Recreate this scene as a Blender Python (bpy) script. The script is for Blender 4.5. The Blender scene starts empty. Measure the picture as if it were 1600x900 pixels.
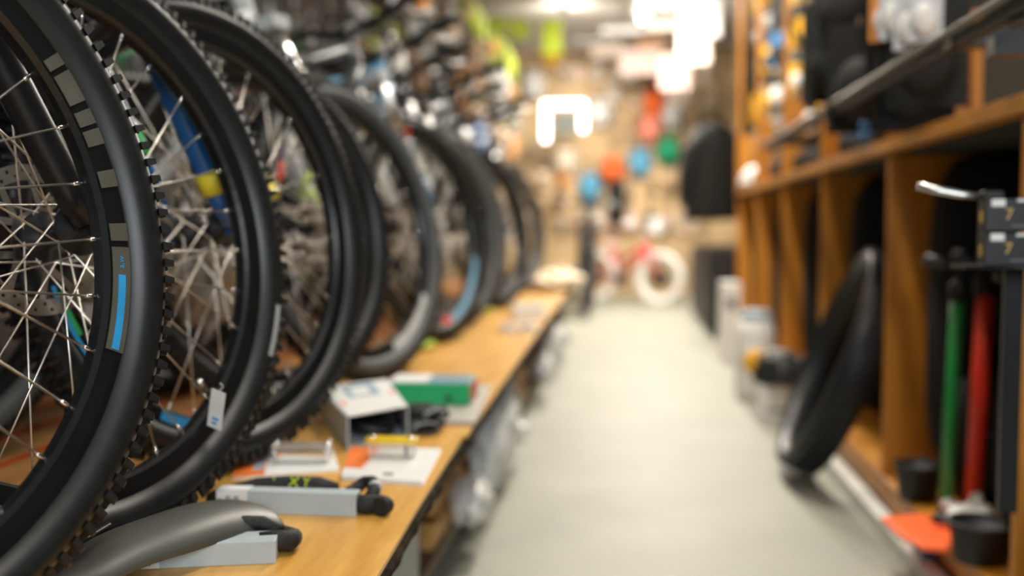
import bpy, math, random
from mathutils import Vector, Matrix
random.seed(7)
PI = math.pi
C = bpy.context.scene.collection
S = bpy.context.scene
# ------------------------------------------------------------------ camera, world, light
F = 1600.0; CAMH = 0.78
yc = Vector(((980-800)/F, -(355-450)/F, -1)).normalized()
zc = Vector((0, 1, -(355-450)/F)).normalized()
xc = yc.cross(zc)
RC = Matrix((xc, yc, zc))            # rows: world axes in camera space -> camera-to-world rotation
cam = bpy.data.objects.new('camera', bpy.data.cameras.new('camera')); C.objects.link(cam)
cam.matrix_world = Matrix.Translation((0, 0, CAMH)) @ RC.to_4x4()
cam.data.sensor_width = 36; cam.data.lens = 36; cam.data.clip_start = .02
cam.data.dof.use_dof = True
cam.data.dof.focus_distance = 1.04
cam.data.dof.aperture_fstop = 1.9
S.camera = cam
S.view_settings.view_transform = 'Standard'; S.view_settings.look = 'None'
S.view_settings.gamma = 1; S.view_settings.use_curve_mapping = False
S.view_settings.exposure = 0.35
w = bpy.data.worlds.new('world'); S.world = w; w.use_nodes = True
w.node_tree.nodes['Background'].inputs[0].default_value = (.75, 1, .95, 1)
w.node_tree.nodes['Background'].inputs[1].default_value = .03

def area(loc, target, sx, sy, power, col):
    l = bpy.data.lights.new('shop_light', 'AREA'); l.shape = 'RECTANGLE'; l.size = sx; l.size_y = sy
    l.energy = power; l.color = col
    o = bpy.data.objects.new('shop_light', l); C.objects.link(o); o.location = loc
    o.rotation_euler = (Vector(target)-Vector(loc)).to_track_quat('-Z', 'Y').to_euler()
    return o
# daylight from the shop front behind the camera
area((.9, -1.9, 1.7), (-.6, 1.2, .8), 1.3, 1.3, 72, (.9, .96, 1))
AISLE_LAMPS = [(.3, 1.1), (.3, 3.3), (.3, 5.6), (.3, 8.0), (.12, 9.1)]
LAMP_POWER = [18, 42, 56, 68, 95]

# ------------------------------------------------------------------ helpers
def ray(px, py):
    return RC @ Vector(((px-800)/F, -(py-450)/F, -1))
def P(px, py, d):
    r = ray(px, py); return Vector((0, 0, CAMH)) + r*(d/r.y)
def PZ(px, py, z):
    r = ray(px, py); return Vector((0, 0, CAMH)) + r*((z-CAMH)/r.z)

MATS = {}
def mat(name, col=(.5, .5, .5), rough=.5, metal=0, var=.12, vs=30, bump=0, emit=0, trans=0, spec=.5, coat=0, alpha=1):
    if name in MATS: return MATS[name]
    m = bpy.data.materials.new(name); m.use_nodes = True; nt = m.node_tree
    b = nt.nodes['Principled BSDF']
    b.inputs['Roughness'].default_value = rough; b.inputs['Metallic'].default_value = metal
    b.inputs['Specular IOR Level'].default_value = spec; b.inputs['Coat Weight'].default_value = coat
    b.inputs['Transmission Weight'].default_value = trans
    b.inputs['Alpha'].default_value = alpha
    tc = nt.nodes.new('ShaderNodeTexCoord'); no = nt.nodes.new('ShaderNodeTexNoise')
    no.inputs['Scale'].default_value = vs; no.inputs['Detail'].default_value = 4
    nt.links.new(tc.outputs['Object'], no.inputs['Vector'])
    rp = nt.nodes.new('ShaderNodeValToRGB')
    rp.color_ramp.elements[0].position = .3; rp.color_ramp.elements[1].position = .7
    rp.color_ramp.elements[0].color = tuple(c*(1-var) for c in col)+(1,)
    rp.color_ramp.elements[1].color = tuple(min(1, c*(1+var)) for c in col)+(1,)
    nt.links.new(no.outputs['Fac'], rp.inputs['Fac']); nt.links.new(rp.outputs['Color'], b.inputs['Base Color'])
    if bump:
        bp = nt.nodes.new('ShaderNodeBump'); bp.inputs['Strength'].default_value = bump; bp.inputs['Distance'].default_value = .003
        nt.links.new(no.outputs['Fac'], bp.inputs['Height']); nt.links.new(bp.outputs['Normal'], b.inputs['Normal'])
    if emit:
        b.inputs['Emission Color'].default_value = tuple(col)+(1,); b.inputs['Emission Strength'].default_value = emit
    MATS[name] = m; return m

def wood(name, c1, c2, rough=.4, axis=1, scale=1.0, coat=0):
    if name in MATS: return MATS[name]
    m = bpy.data.materials.new(name); m.use_nodes = True; nt = m.node_tree; b = nt.nodes['Principled BSDF']
    tc = nt.nodes.new('ShaderNodeTexCoord'); mp = nt.nodes.new('ShaderNodeMapping')
    s = [9*scale]*3; s[axis] = .9*scale; mp.inputs['Scale'].default_value = s
    nt.links.new(tc.outputs['Object'], mp.inputs['Vector'])
    n1 = nt.nodes.new('ShaderNodeTexNoise'); n1.inputs['Scale'].default_value = 2.2; n1.inputs['Detail'].default_value = 7; n1.inputs['Distortion'].default_value = 1.4
    nt.links.new(mp.outputs['Vector'], n1.inputs['Vector'])
    wv = nt.nodes.new('ShaderNodeTexNoise'); wv.inputs['Scale'].default_value = 14; wv.inputs['Detail'].default_value = 3
    nt.links.new(mp.outputs['Vector'], wv.inputs['Vector'])
    mx = nt.nodes.new('ShaderNodeMath'); mx.operation = 'MULTIPLY_ADD'; mx.inputs[1].default_value = .35
    nt.links.new(wv.outputs['Fac'], mx.inputs[0]); nt.links.new(n1.outputs['Fac'], mx.inputs[2])
    rp = nt.nodes.new('ShaderNodeValToRGB')
    e = rp.color_ramp.elements; e[0].position = .45; e[1].position = .85
    e[0].color = c2+(1,); e[1].color = c1+(1,)
    nt.links.new(mx.outputs[0], rp.inputs['Fac']); nt.links.new(rp.outputs['Color'], b.inputs['Base Color'])
    b.inputs['Roughness'].default_value = rough; b.inputs['Coat Weight'].default_value = coat; b.inputs['Coat Roughness'].default_value = .3
    bp = nt.nodes.new('ShaderNodeBump'); bp.inputs['Strength'].default_value = .25; bp.inputs['Distance'].default_value = .001
    nt.links.new(mx.outputs[0], bp.inputs['Height']); nt.links.new(bp.outputs['Normal'], b.inputs['Normal'])
    MATS[name] = m; return m

class MB:
    def __init__(s): s.v = []; s.f = []; s.mi = []; s.sm = []
    def add(s, vs, fs, M=None, mi=0, smooth=False):
        n = len(s.v)
        for p in vs:
            p = Vector(p); s.v.append(M @ p if M else p)
        for f in fs: s.f.append([i+n for i in f]); s.mi.append(mi); s.sm.append(smooth)
        return s
    def box(s, c, d, M=None, mi=0, R=None):
        x, y, z = [q/2 for q in d]
        vs = [Vector((a*x, b*y, e*z)) for a in (-1, 1) for b in (-1, 1) for e in (-1, 1)]
        if R: vs = [R @ v for v in vs]
        vs = [v+Vector(c) for v in vs]
        return s.add(vs, [(0, 1, 3, 2), (4, 6, 7, 5), (0, 4, 5, 1), (2, 3, 7, 6), (0, 2, 6, 4), (1, 5, 7, 3)], M, mi)
    def bar(s, a, b, wd, ht, M=None, mi=0, up=(0, 0, 1)):
        a = Vector(a); b = Vector(b); d = (b-a); L = d.length; d.normalize()
        u = Vector(up); sd = d.cross(u).normalized(); u = sd.cross(d)
        R = Matrix((d, sd, u)).transposed()
        return s.box((a+b)/2, (L, wd, ht), M, mi, R)
    def tube(s, pts, r, n=10, closed=False, M=None, mi=0, flat=1.0, cap=True):
        pts = [Vector(p) for p in pts]; N = len(pts)
        rs = r if isinstance(r, (list, tuple)) else [r]*N
        vs = []; ref = None
        for i, p in enumerate(pts):
            if closed: t = pts[(i+1) % N]-pts[i-1]
            else: t = pts[min(i+1, N-1)]-pts[max(i-1, 0)]
            t.normalize()
            if ref is None:
                ref = Vector((0, 0, 1)) if abs(t.z) < .9 else Vector((1, 0, 0))
            a = t.cross(ref).normalized(); b = a.cross(t).normalized(); ref = b
            for k in range(n):
                q = 2*PI*k/n; vs.append(p+a*math.cos(q)*rs[i]+b*math.sin(q)*rs[i]*flat)
        fs = []
        for i in range(N if closed else N-1):
            j = (i+1) % N
            for k in range(n):
                l = (k+1) % n; fs.append((i*n+k, i*n+l, j*n+l, j*n+k))
        s.add(vs, fs, M, mi, True)
        if not closed and cap:
            m = len(s.v)-N*n
            s.f.append([m+k for k in range(n)][::-1]); s.mi.append(mi); s.sm.append(False)
            s.f.append([m+(N-1)*n+k for k in range(n)]); s.mi.append(mi); s.sm.append(False)
        return s
    def lathe(s, prof, n=24, M=None, mi=0, closed=False, smooth=True, ax='z', a0=0, a1=2*PI):
        # prof: (radius, height along axis)
        full = abs(a1-a0-2*PI) < 1e-6; K = n if full else n+1
        vs = []
        for k in range(K):
            q = a0+(a1-a0)*k/n; c, d = math.cos(q), math.sin(q)
            for r, h in prof:
                vs.append((r*c, r*d, h) if ax == 'z' else (r*c, h, r*d) if ax == 'y' else (h, r*c, r*d))
        m = len(prof); fs = []
        for k in range(n):
            l = (k+1) % K
            for i in range(m if closed else m-1):
                j = (i+1) % m
                fs.append((k*m+i, l*m+i, l*m+j, k*m+j))
        return s.add(vs, fs, M, mi, smooth)
    def ell(s, c, r, n=16, m=10, M=None, mi=0, fn=None, half=False):
        vs = []; fs = []
        for i in range(m+1):
            th = (PI/2 if half else PI)*i/m
            for k in range(n):
                q = 2*PI*k/n; d = Vector((math.sin(th)*math.cos(q), math.sin(th)*math.sin(q), math.cos(th)))
                k2 = fn(d, q, th) if fn else 1
                vs.append((c[0]+r[0]*d.x*k2, c[1]+r[1]*d.y*k2, c[2]+r[2]*d.z*k2))
        for i in range(m):
            for k in range(n):
                l = (k+1) % n; fs.append((i*n+k, (i+1)*n+k, (i+1)*n+l, i*n+l))
        return s.add(vs, fs, M, mi, True)
    def prism(s, poly, z0, z1, M=None, mi=0):
        n = len(poly); vs = [(x, y, z0) for x, y in poly]+[(x, y, z1) for x, y in poly]
        fs = [list(range(n))[::-1], [i+n for i in range(n)]]+[(i, (i+1) % n, (i+1) % n+n, i+n) for i in range(n)]
        return s.add(vs, fs, M, mi)
    def data(s, name, mats):
        me = bpy.data.meshes.new(name); me.from_pydata([tuple(v) for v in s.v], [], s.f)
        for m in (mats if isinstance(mats, (list, tuple)) else [mats]): me.materials.append(m)
        me.polygons.foreach_set('material_index', s.mi); me.polygons.foreach_set('use_smooth', s.sm)
        me.update(); return me
    def obj(s, name, mats, parent=None, bevel=0, solid=0):
        o = bpy.data.objects.new(name, s.data(name, mats)); C.objects.link(o)
        if parent: o.parent = parent
        if solid:
            q = o.modifiers.new('s', 'SOLIDIFY'); q.thickness = solid; q.offset = 0
        if bevel:
            q = o.modifiers.new('b', 'BEVEL'); q.width = bevel; q.segments = 2; q.limit_method = 'ANGLE'; q.angle_limit = .7
        return o
def tag(o, label, cat, group=None, kind=None):
    o['label'] = label; o['category'] = cat
    if group: o['group'] = group
    if kind: o['kind'] = kind
    return o
def thing(name, label, cat, loc=(0, 0, 0), rz=0, group=None):
    o = bpy.data.objects.new(name, None); C.objects.link(o); o.location = loc; o.rotation_euler = (0, 0, rz)
    o.empty_display_size = .05
    return tag(o, label, cat, group)
def struct(name, mb, m, bevel=0):
    o = mb.obj(name, m, bevel=bevel); o['kind'] = 'structure'; return o
def copy_tree(o, parent=None):
    c = o.copy(); C.objects.link(c)
    if parent: c.parent = parent
    for ch in list(o.children): copy_tree(ch, c)
    return c
ORD = ['first', 'second', 'third', 'fourth', 'fifth', 'sixth', 'seventh', 'eighth', 'ninth', 'tenth', 'eleventh', 'twelfth',
       'thirteenth', 'fourteenth', 'fifteenth', 'sixteenth', 'seventeenth', 'eighteenth', 'nineteenth', 'twentieth']
def text_mesh(txt, size, name, m, parent, M, extrude=.0004):
    cu = bpy.data.curves.new(name, 'FONT'); cu.body = txt; cu.size = size; cu.extrude = extrude
    cu.align_x = 'CENTER'; cu.align_y = 'CENTER'
    t = bpy.data.objects.new(name, cu); C.objects.link(t)
    bpy.context.view_layer.update()
    me = bpy.data.meshes.new_from_object(t.evaluated_get(bpy.context.evaluated_depsgraph_get()))
    bpy.data.objects.remove(t); me.materials.clear(); me.materials.append(m)
    o = bpy.data.objects.new(name, me); C.objects.link(o); o.parent = parent; o.matrix_local = M
    return o

# ------------------------------------------------------------------ materials
M_rub = mat('tyre_rubber', (.009, .0105, .0105), .4, var=.25, vs=90, spec=.45)
M_knob = mat('tyre_knob_rubber', (.011, .012, .012), .5, var=.25, vs=120)
M_rim = mat('black_rim', (.006, .007, .007), .3, spec=.5)
M_steel = mat('spoke_steel', (.88, .84, .76), .38, 1, var=.08)
M_alu = mat('brushed_aluminium', (.62, .62, .6), .32, 1, var=.12, vs=60)
M_chrome = mat('polished_metal', (.85, .85, .83), .15, 1, var=.03)
M_blk = mat('black_plastic', (.009, .010, .010), .4)
M_blkm = mat('black_metal', (.016, .017, .018), .32, .3)
M_chain = mat('oiled_chain_steel', (.22, .2, .17), .4, 1, var=.3, vs=200)
M_gold = mat('brass_cassette', (.62, .52, .35), .35, 1)
M_grey = mat('grey_decal', (.085, .08, .062), .55)
M_bluedec = mat('blue_decal', (.03, .30, .62), .45)
M_green = mat('green_decal', (.03, .42, .12), .45)
M_white = mat('white_plastic', (.78, .77, .74), .45, var=.05)
M_red = mat('red_reflector', (.85, .04, .015), .25, var=.1)
M_org = mat('orange_print', (.9, .2, .03), .5)
M_yel = mat('yellow_sticker', (.75, .6, .03), .5)
M_lime = mat('lime_sticker', (.5, .62, .08), .5)
M_b2 = mat('matt_black_plastic', (.010, .011, .011), .55)
M_dark = mat('dark_fabric', (.011, .012, .011), .85, bump=.4, vs=150)

# ------------------------------------------------------------------ the setting
def floor_mat():
    m = bpy.data.materials.new('speckled_grey_vinyl'); m.use_nodes = True; nt = m.node_tree; b = nt.nodes['Principled BSDF']
    tc = nt.nodes.new('ShaderNodeTexCoord')
    n1 = nt.nodes.new('ShaderNodeTexNoise'); n1.inputs['Scale'].default_value = 130; n1.inputs['Detail'].default_value = 3
    n2 = nt.nodes.new('ShaderNodeTexNoise'); n2.inputs['Scale'].default_value = 3; n2.inputs['Detail'].default_value = 5
    for n in (n1, n2): nt.links.new(tc.outputs['Object'], n.inputs['Vector'])
    r1 = nt.nodes.new('ShaderNodeValToRGB'); e = r1.color_ramp.elements
    e[0].position = .35; e[0].color = (.27, .275, .225, 1); e[1].position = .65; e[1].color = (.44, .43, .35, 1)
    nt.links.new(n1.outputs['Fac'], r1.inputs['Fac'])
    r2 = nt.nodes.new('ShaderNodeValToRGB'); e = r2.color_ramp.elements
    e[0].position = .3; e[0].color = (.82, .83, .82, 1); e[1].position = .7; e[1].color = (1, 1, 1, 1)
    nt.links.new(n2.outputs['Fac'], r2.inputs['Fac'])
    mx = nt.nodes.new('ShaderNodeMix'); mx.data_type = 'RGBA'; mx.blend_type = 'MULTIPLY'; mx.inputs[0].default_value = 1
    nt.links.new(r1.outputs['Color'], mx.inputs[6]); nt.links.new(r2.outputs['Color'], mx.inputs[7])
    nt.links.new(mx.outputs[2], b.inputs['Base Color'])
    b.inputs['Roughness'].default_value = .55
    return m
struct('floor', MB().box((-.3, 5, -.05), (4.6, 15, .1)), floor_mat())
struct('ceiling', MB().box((-.3, 5, 2.8), (4.6, 15, .1)), mat('cream_ceiling', (.5, .46, .41), .8))
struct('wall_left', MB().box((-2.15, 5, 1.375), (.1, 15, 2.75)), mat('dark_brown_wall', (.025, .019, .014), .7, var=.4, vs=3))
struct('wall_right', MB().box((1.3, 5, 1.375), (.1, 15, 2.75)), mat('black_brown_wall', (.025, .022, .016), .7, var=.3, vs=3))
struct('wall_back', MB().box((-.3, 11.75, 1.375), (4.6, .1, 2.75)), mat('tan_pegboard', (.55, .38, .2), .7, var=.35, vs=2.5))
struct('baseboard_right', MB().box((.662, 6, .02), (.042, 10.8, .04)), mat('white_floor_trim', (.7, .69, .64), .5), bevel=.004)

# aisle ceiling lamps
M_tube = mat('lit_lamp_tube', (1, .93, .82), emit=14)
places = ['nearest to the camera', 'second along the aisle', 'halfway down the aisle', 'past the middle of the aisle', 'in front of the back wall']
for i, ((lx, ly), pw) in enumerate(zip(AISLE_LAMPS, LAMP_POWER)):
    t = thing('ceiling_light', 'long white ceiling light on the ceiling, ' + places[i], 'ceiling light', (lx, ly, 2.75), 0, 'ceiling lights over the aisle')
    MB().box((0, 0, -.02), (.16, 1.3, .04)).obj('housing', M_white, t, bevel=.005)
    MB().tube([(0, -.6, -.055), (0, .6, -.055)], .016, 10).obj('tube', M_tube, t)
    l = area((lx, ly, 2.66), (lx, ly, 0), .12, 1.25, pw, (1, .93, .82)); l.name = 'lamp_glow'
    l.parent = t; l.location = (0, 0, -.09); l.rotation_euler = (0, 0, 0)

# ------------------------------------------------------------------ bench
HB = .41
W_bench = wood('varnished_bench_wood', (.82, .46, .10), (.62, .29, .04), .38, coat=.25)
W_slat = wood('bench_slat_wood', (.55, .27, .08), (.33, .14, .035), .5)
W_bark = mat('dark_bark_edge', (.035, .024, .014), .95, var=.6, vs=60, bump=.8, spec=.1)
bench = thing('display_bench', 'long low wooden bench with honey coloured top and dark live edge under the bicycles', 'bench', (0, 0, 0))
def front_board(edge, y0, y1, label):
    # edge: (x, y) points of the live edge, near to far
    poly = edge + [(-.74, y1), (-.74, y0)]
    n = len(poly)
    b_ = MB().prism([(x+.5, y-y0) for x, y in poly], -.012, 0).obj('board_top', W_bench, bench)
    mb = MB()
    pts = edge; k = 0; sub = []
    for (a, b) in zip(pts[:-1], pts[1:]):
        for j in range(10):
            q = j/10; sub.append((a[0]+(b[0]-a[0])*q+.5, a[1]+(b[1]-a[1])*q-y0))
    sub.append((pts[-1][0]+.5, pts[-1][1]-y0))
    rows = []
    for (x, y) in sub:
        rows.append([(x+.001, y, -.006), (x+random.uniform(.001, .006), y, -.016), (x+random.uniform(-.004, .004), y, -.03), (x-.012+random.uniform(-.006, .006), y, -.045), (x-.08, y, -.045), (x-.08, y, -.013)])
    vs = [p for r in rows for p in r]; m = 6
    fs = [(i*m+j, (i+1)*m+j, (i+1)*m+(j+1) % m, i*m+(j+1) % m) for i in range(len(rows)-1) for j in range(m)]
    fs += [list(range(m)), [(len(rows)-1)*m+j for j in range(m)][::-1]]
    e_ = mb.add(vs, fs).obj('bark_edge', W_bark, bench)
    for o_ in (b_, e_): o_.location = (-.5, y0, HB)
    return b_
E1 = [(p.x, p.y) for p in (PZ(593, 893, HB), PZ(655, 788, HB), PZ(724, 680, HB))]
E1 = [(E1[0][0]+.01, -.4)] + E1
E2 = [(p.x, p.y) for p in (PZ(748, 655, HB), PZ(800, 577, HB), PZ(850, 505, HB), PZ(897, 442, HB))]
E2[0] = (E2[0][0], E1[-1][1]+.006); E2[-1] = (E2[-1][0], 6.9)
front_board(E1, -.4, E1[-1][1], 'wide honey coloured bench board with dark live edge, under the locks and cards')
front_board(E2, E2[0][1], 6.9, 'wide honey coloured bench board running to the far end past the green box')
for i in range(8):
    x = -.80-.115*i
    t = MB().box((0, 0, -.012), (.088, 7.3, .024)).obj('slat', W_slat, bench, bevel=.002); t.location = (x, 3.2, HB)
    MB().box((.0455, 0, -.013), (.003, 7.3, .018)).obj('painted_edge', mat('red_orange_paint', (.75, .09, .02), .5), t)
# bench supports: posts + lower shelf
W_dk = wood('dark_shelf_wood', (.16, .10, .05), (.07, .04, .02), .6)
W_crate = wood('orange_crate_wood', (.55, .30, .09), (.36, .17, .04), .55)
MB().box((-.68, 3.2, .07), (.56, 7.2, .03)).obj('lower_shelf', W_dk, bench, bevel=.003)
for i, y in enumerate((-.2, 1.05, 2.02, 3.4, 4.9, 6.7)):
    for xx in (.3, -.75):
        MB().box((xx-.75, y, .18), (.06, .05, .36)).obj('leg', W_dk, bench, bevel=.003)
    MB().box((-.98, y, .34), (1.3, .05, .05)).obj('crossbeam', W_dk, bench, bevel=.003)

# ------------------------------------------------------------------ bicycle
RT = .365
def tyre_data():
    prof = [(.309, -.0115), (.313, -.0165), (.320, -.0235), (.331, -.0285), (.341, -.0275), (.349, -.022), (.354, -.012), (.3555, 0)]
    prof = prof + [(r, -y) for r, y in prof[-2::-1]]
    mb = MB(); mb.lathe(prof, 120, ax='y', closed=True)
    N = 126
    for k in range(N):
        for sgn in (-1, 1):
            q = 2*PI*(k+(.5 if sgn > 0 else 0))/N
            M = Matrix.Rotation(-q, 4, 'Y')
            # shoulder knob
            a = sgn
            vs = [(.344, a*.0280, -.0038), (.344, a*.0280, .0038), (.3568, a*.0268, .0026), (.3568, a*.0268, -.0026),
                  (.348, a*.0205, -.0038), (.348, a*.0205, .0038), (.3615, a*.0210, .0028), (.3615, a*.0210, -.0028)]
            mb.add(vs, [(0, 1, 2, 3), (4, 7, 6, 5), (0, 3, 7, 4), (1, 5, 6, 2), (3, 2, 6, 7), (0, 4, 5, 1)], M, 1)
            if k % 2 == (0 if sgn > 0 else 1):
                mb.box((.359, a*.009, 0), (.011, .009, .0075), M, 1)
            else:
                mb.box((.3595, a*.004, 0), (.011, .007, .009), M, 1)
    return mb.data('tyre', [M_rub, M_knob])
def rim_data():
    prof = [(.287, -.007), (.291, -.0125), (.305, -.0145), (.3125, -.0145), (.3135, -.0125), (.309, -.0115), (.306, -.009), (.300, 0)]
    prof = prof + [(r, -y) for r, y in prof[-2::-1]] + [(.286, 0)]
    return MB().lathe(prof, 96, ax='y', closed=True, smooth=False).data('rim', [M_rim])
def spoke_data(side, lead):
    # rim end at angle 0; hub end rotated
    q = lead*math.radians(72); rh = .028
    a = Vector((rh*math.cos(q), side*.028, rh*math.sin(q))); b = Vector((.2885, side*.003, 0))
    mb = MB(); mb.tube([a, b], .0012, 6)
    d = (b-a).normalized(); mb.tube([b-d*.013, b-d*.0122, b+d*.003], [.0013, .0023, .0026], 6, mi=1)
    return mb.data('spoke', [M_steel, M_chrome])
def hub_data():
    return MB().lathe([(0, -.052), (.011, -.052), (.011, -.04), (.031, -.032), (.031, -.027), (.014, -.022), (.012, 0), (.014, .022), (.031, .027), (.031, .032), (.022, .04), (.011, .052), (0, .052)], 24, ax='y').data('hub', [M_blkm])
def rotor_data():
    mb = MB(); n = 120
    def ring(r0, r1, skip):
        for k in range(n):
            if skip and skip(k): continue
            q0, q1 = 2*PI*k/n, 2*PI*(k+1)/n
            mb.add([(r0*math.cos(q0), 0, r0*math.sin(q0)), (r1*math.cos(q0), 0, r1*math.sin(q0)), (r1*math.cos(q1), 0, r1*math.sin(q1)), (r0*math.cos(q1), 0, r0*math.sin(q1))], [(0, 1, 2, 3)])
    ring(.070, .0735, None); ring(.0735, .0775, lambda k: k % 5 == 0); ring(.0775, .0805, None)
    ring(.0805, .0845, lambda k: k % 5 == 2); ring(.0845, .089, None)
    ring(.026, .034, None)
    for j in range(5):
        q = 2*PI*j/5
        for s_ in (-1, 1):
            q2 = q+s_*.33
            a = Vector((.032*math.cos(q), 0, .032*math.sin(q))); b = Vector((.072*math.cos(q2), 0, .072*math.sin(q2)))
            d = (b-a).normalized(); p = Vector((-d.z, 0, d.x))*.0042
            mb.add([a-p, b-p, b+p, a+p], [(0, 1, 2, 3)])
    return mb.data('disc_rotor', [M_alu])
M_rub2 = mat('dusty_grey_rubber', (.07, .075, .075), .5)  # lighter grey puts haze and lamp sheen into the tyre colour
D_tyre, D_rim, D_hub, D_rot = tyre_data(), rim_data(), hub_data(), rotor_data()
D_sp = {(s, l): spoke_data(s, l) for s in (-1, 1) for l in (-1, 1)}
D_cas = MB()
for k in range(8):
    rr = .026+.0035*k; yy = -.045+.0042*k
    D_cas.lathe([(.012, yy), (rr, yy), (rr, yy+.0018), (.012, yy+.0018)], 32, ax='y', smooth=False)
D_cas = D_cas.data('cassette', [M_gold])
def link(name, data, parent, loc=(0, 0, 0), rot=None, solid=0):
    o = bpy.data.objects.new(name, data); C.objects.link(o); o.parent = parent; o.location = loc
    if rot is not None: o.rotation_euler = rot
    if solid:
        q = o.modifiers.new('s', 'SOLIDIFY'); q.thickness = solid; q.offset = 0
    return o
def arc_decal(parent, name, q0, q1, r0, r1, m, side=-1, label=None, yoff=.0151):
    n = max(3, int(abs(q1-q0)/.03)); mb = MB(); vs = []; a = .0005
    for k in range(n+1):
        q = q0+(q1-q0)*k/n
        for r in (r0, r1):
            for yy in (yoff-.0003, yoff+a): vs.append((r*math.cos(q), side*yy, r*math.sin(q)))
    fs = []
    for k in range(n):
        b = k*4
        fs += [(b+1, b+3, b+7, b+5), (b, b+4, b+6, b+2), (b, b+1, b+5, b+4), (b+2, b+6, b+7, b+3)]
    fs += [(0, 2, 3, 1), (4*n, 4*n+1, 4*n+3, 4*n+2)]
    o = mb.add(vs, fs).obj(name, m, parent)
    if label: o['label'] = label
    return o
D_tyre2 = D_tyre.copy(); D_tyre2.materials[0] = M_rub2
GREY_TYRES = []
def wheel(root, name, loc, front, phase=0, single_spokes=False, rear=False):
    w_ = link(name, D_rim, root, loc)
    link('tyre', D_tyre2 if root.name in GREY_TYRES else D_tyre, w_); link('hub', D_hub, w_)
    link('disc_rotor', D_rot, w_, (0, .042, 0), (0, phase*.7, 0), solid=.0018)
    if rear: link('cassette', D_cas, w_)
    if single_spokes:
        mb = MB()
        for k in range(32):
            s_ = 1 if k % 2 else -1; l_ = 1 if (k//2) % 2 else -1
            q = l_*math.radians(72); M = Matrix.Rotation(2*PI*k/32+phase, 4, 'Y')
            mb.tube([(.028*math.cos(q), s_*.028, .028*math.sin(q)), (.2885, s_*.003, 0)], .0012, 5, M=M)
        mb.obj('spokes', M_steel, w_)
    else:
        for k in range(32):
            s_ = 1 if k % 2 else -1; l_ = 1 if (k//2) % 2 else -1
            link('spoke', D_sp[(s_, l_)], w_, (0, 0, 0), (0, 2*PI*k/32+phase, 0))
    return w_
FH = Vector((0, 0, RT)); BH = Vector((-1.12, 0, RT)); BB = Vector((-.70, 0, .33))
AX = Vector((-.358, 0, .934)); CR = Vector((-.221, 0, .816))
def frame_shapes(mf, mfork, acc):
    H0 = CR+AX*.015; H1 = CR+AX*.13; ST = Vector((-.832, 0, .76))
    fr = MB()
    fr.tube([H0, H1], .024, 14)
    fr.tube([H0+AX*.03, H0.lerp(BB, .5)+Vector((0, 0, -.012)), BB+Vector((0, 0, .01))], [.024, .026, .026], 14)
    fr.tube([H1-AX*.03, ST+Vector((.01, 0, -.02))], [.02, .017], 12)
    fr.tube([BB, ST], [.02, .017], 12)
    fr.tube([BB+Vector((0, -.04, 0)), BB+Vector((0, .04, 0))], .023, 14)
    for s_ in (-1, 1):
        fr.tube([BB+Vector((-.01, s_*.02, 0)), BB+Vector((-.1, s_*.046, .005)), BH+Vector((.02, s_*.066, 0))], [.013, .011, .009], 8)
        fr.tube([ST+Vector((0, s_*.012, -.03)), ST+Vector((-.09, s_*.046, -.13)), BH+Vector((.01, s_*.066, .03))], [.011, .009, .008], 8)
        fr.box(BH+Vector((0, s_*.066, .01)), (.04, .006, .05))
    fk = MB()
    for s_ in (-1, 1):
        y = s_*.062
        top = CR+Vector((0, y, 0)); bot = FH+Vector((-.016, y, .0)); mid = top.lerp(bot, .42)
        fk.tube([top, mid], .0155, 12, mi=1)
        fk.tube([mid, mid.lerp(bot, .04), mid.lerp(bot, .85), bot], [.022, .021, .019, .015], 12)
        fk.tube([FH+Vector((0, s_*.044, 0)), FH+Vector((0, s_*.078, 0))], .013, 12)
        fk.box(bot+Vector((.008, 0, 0)), (.03, .014, .03))
    m1 = CR.lerp(FH, .10)+AX*0; br = CR+Vector((.012, 0, -.062))
    arch = [CR.lerp(FH, .40)+Vector((.0, -.062, 0)), CR.lerp(FH, .2)+Vector((.035, -.045, -.0)), CR.lerp(FH, .13)+Vector((.045, 0, .0)), CR.lerp(FH, .2)+Vector((.035, .045, -.0)), CR.lerp(FH, .40)+Vector((.0, .062, 0))]
    fk.tube(arch, .010, 8)
    fk.bar(CR+Vector((0, -.085, -.0)), CR+Vector((0, .085, 0)), .05, .03)
    return fr, fk
BARS = {}
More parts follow.
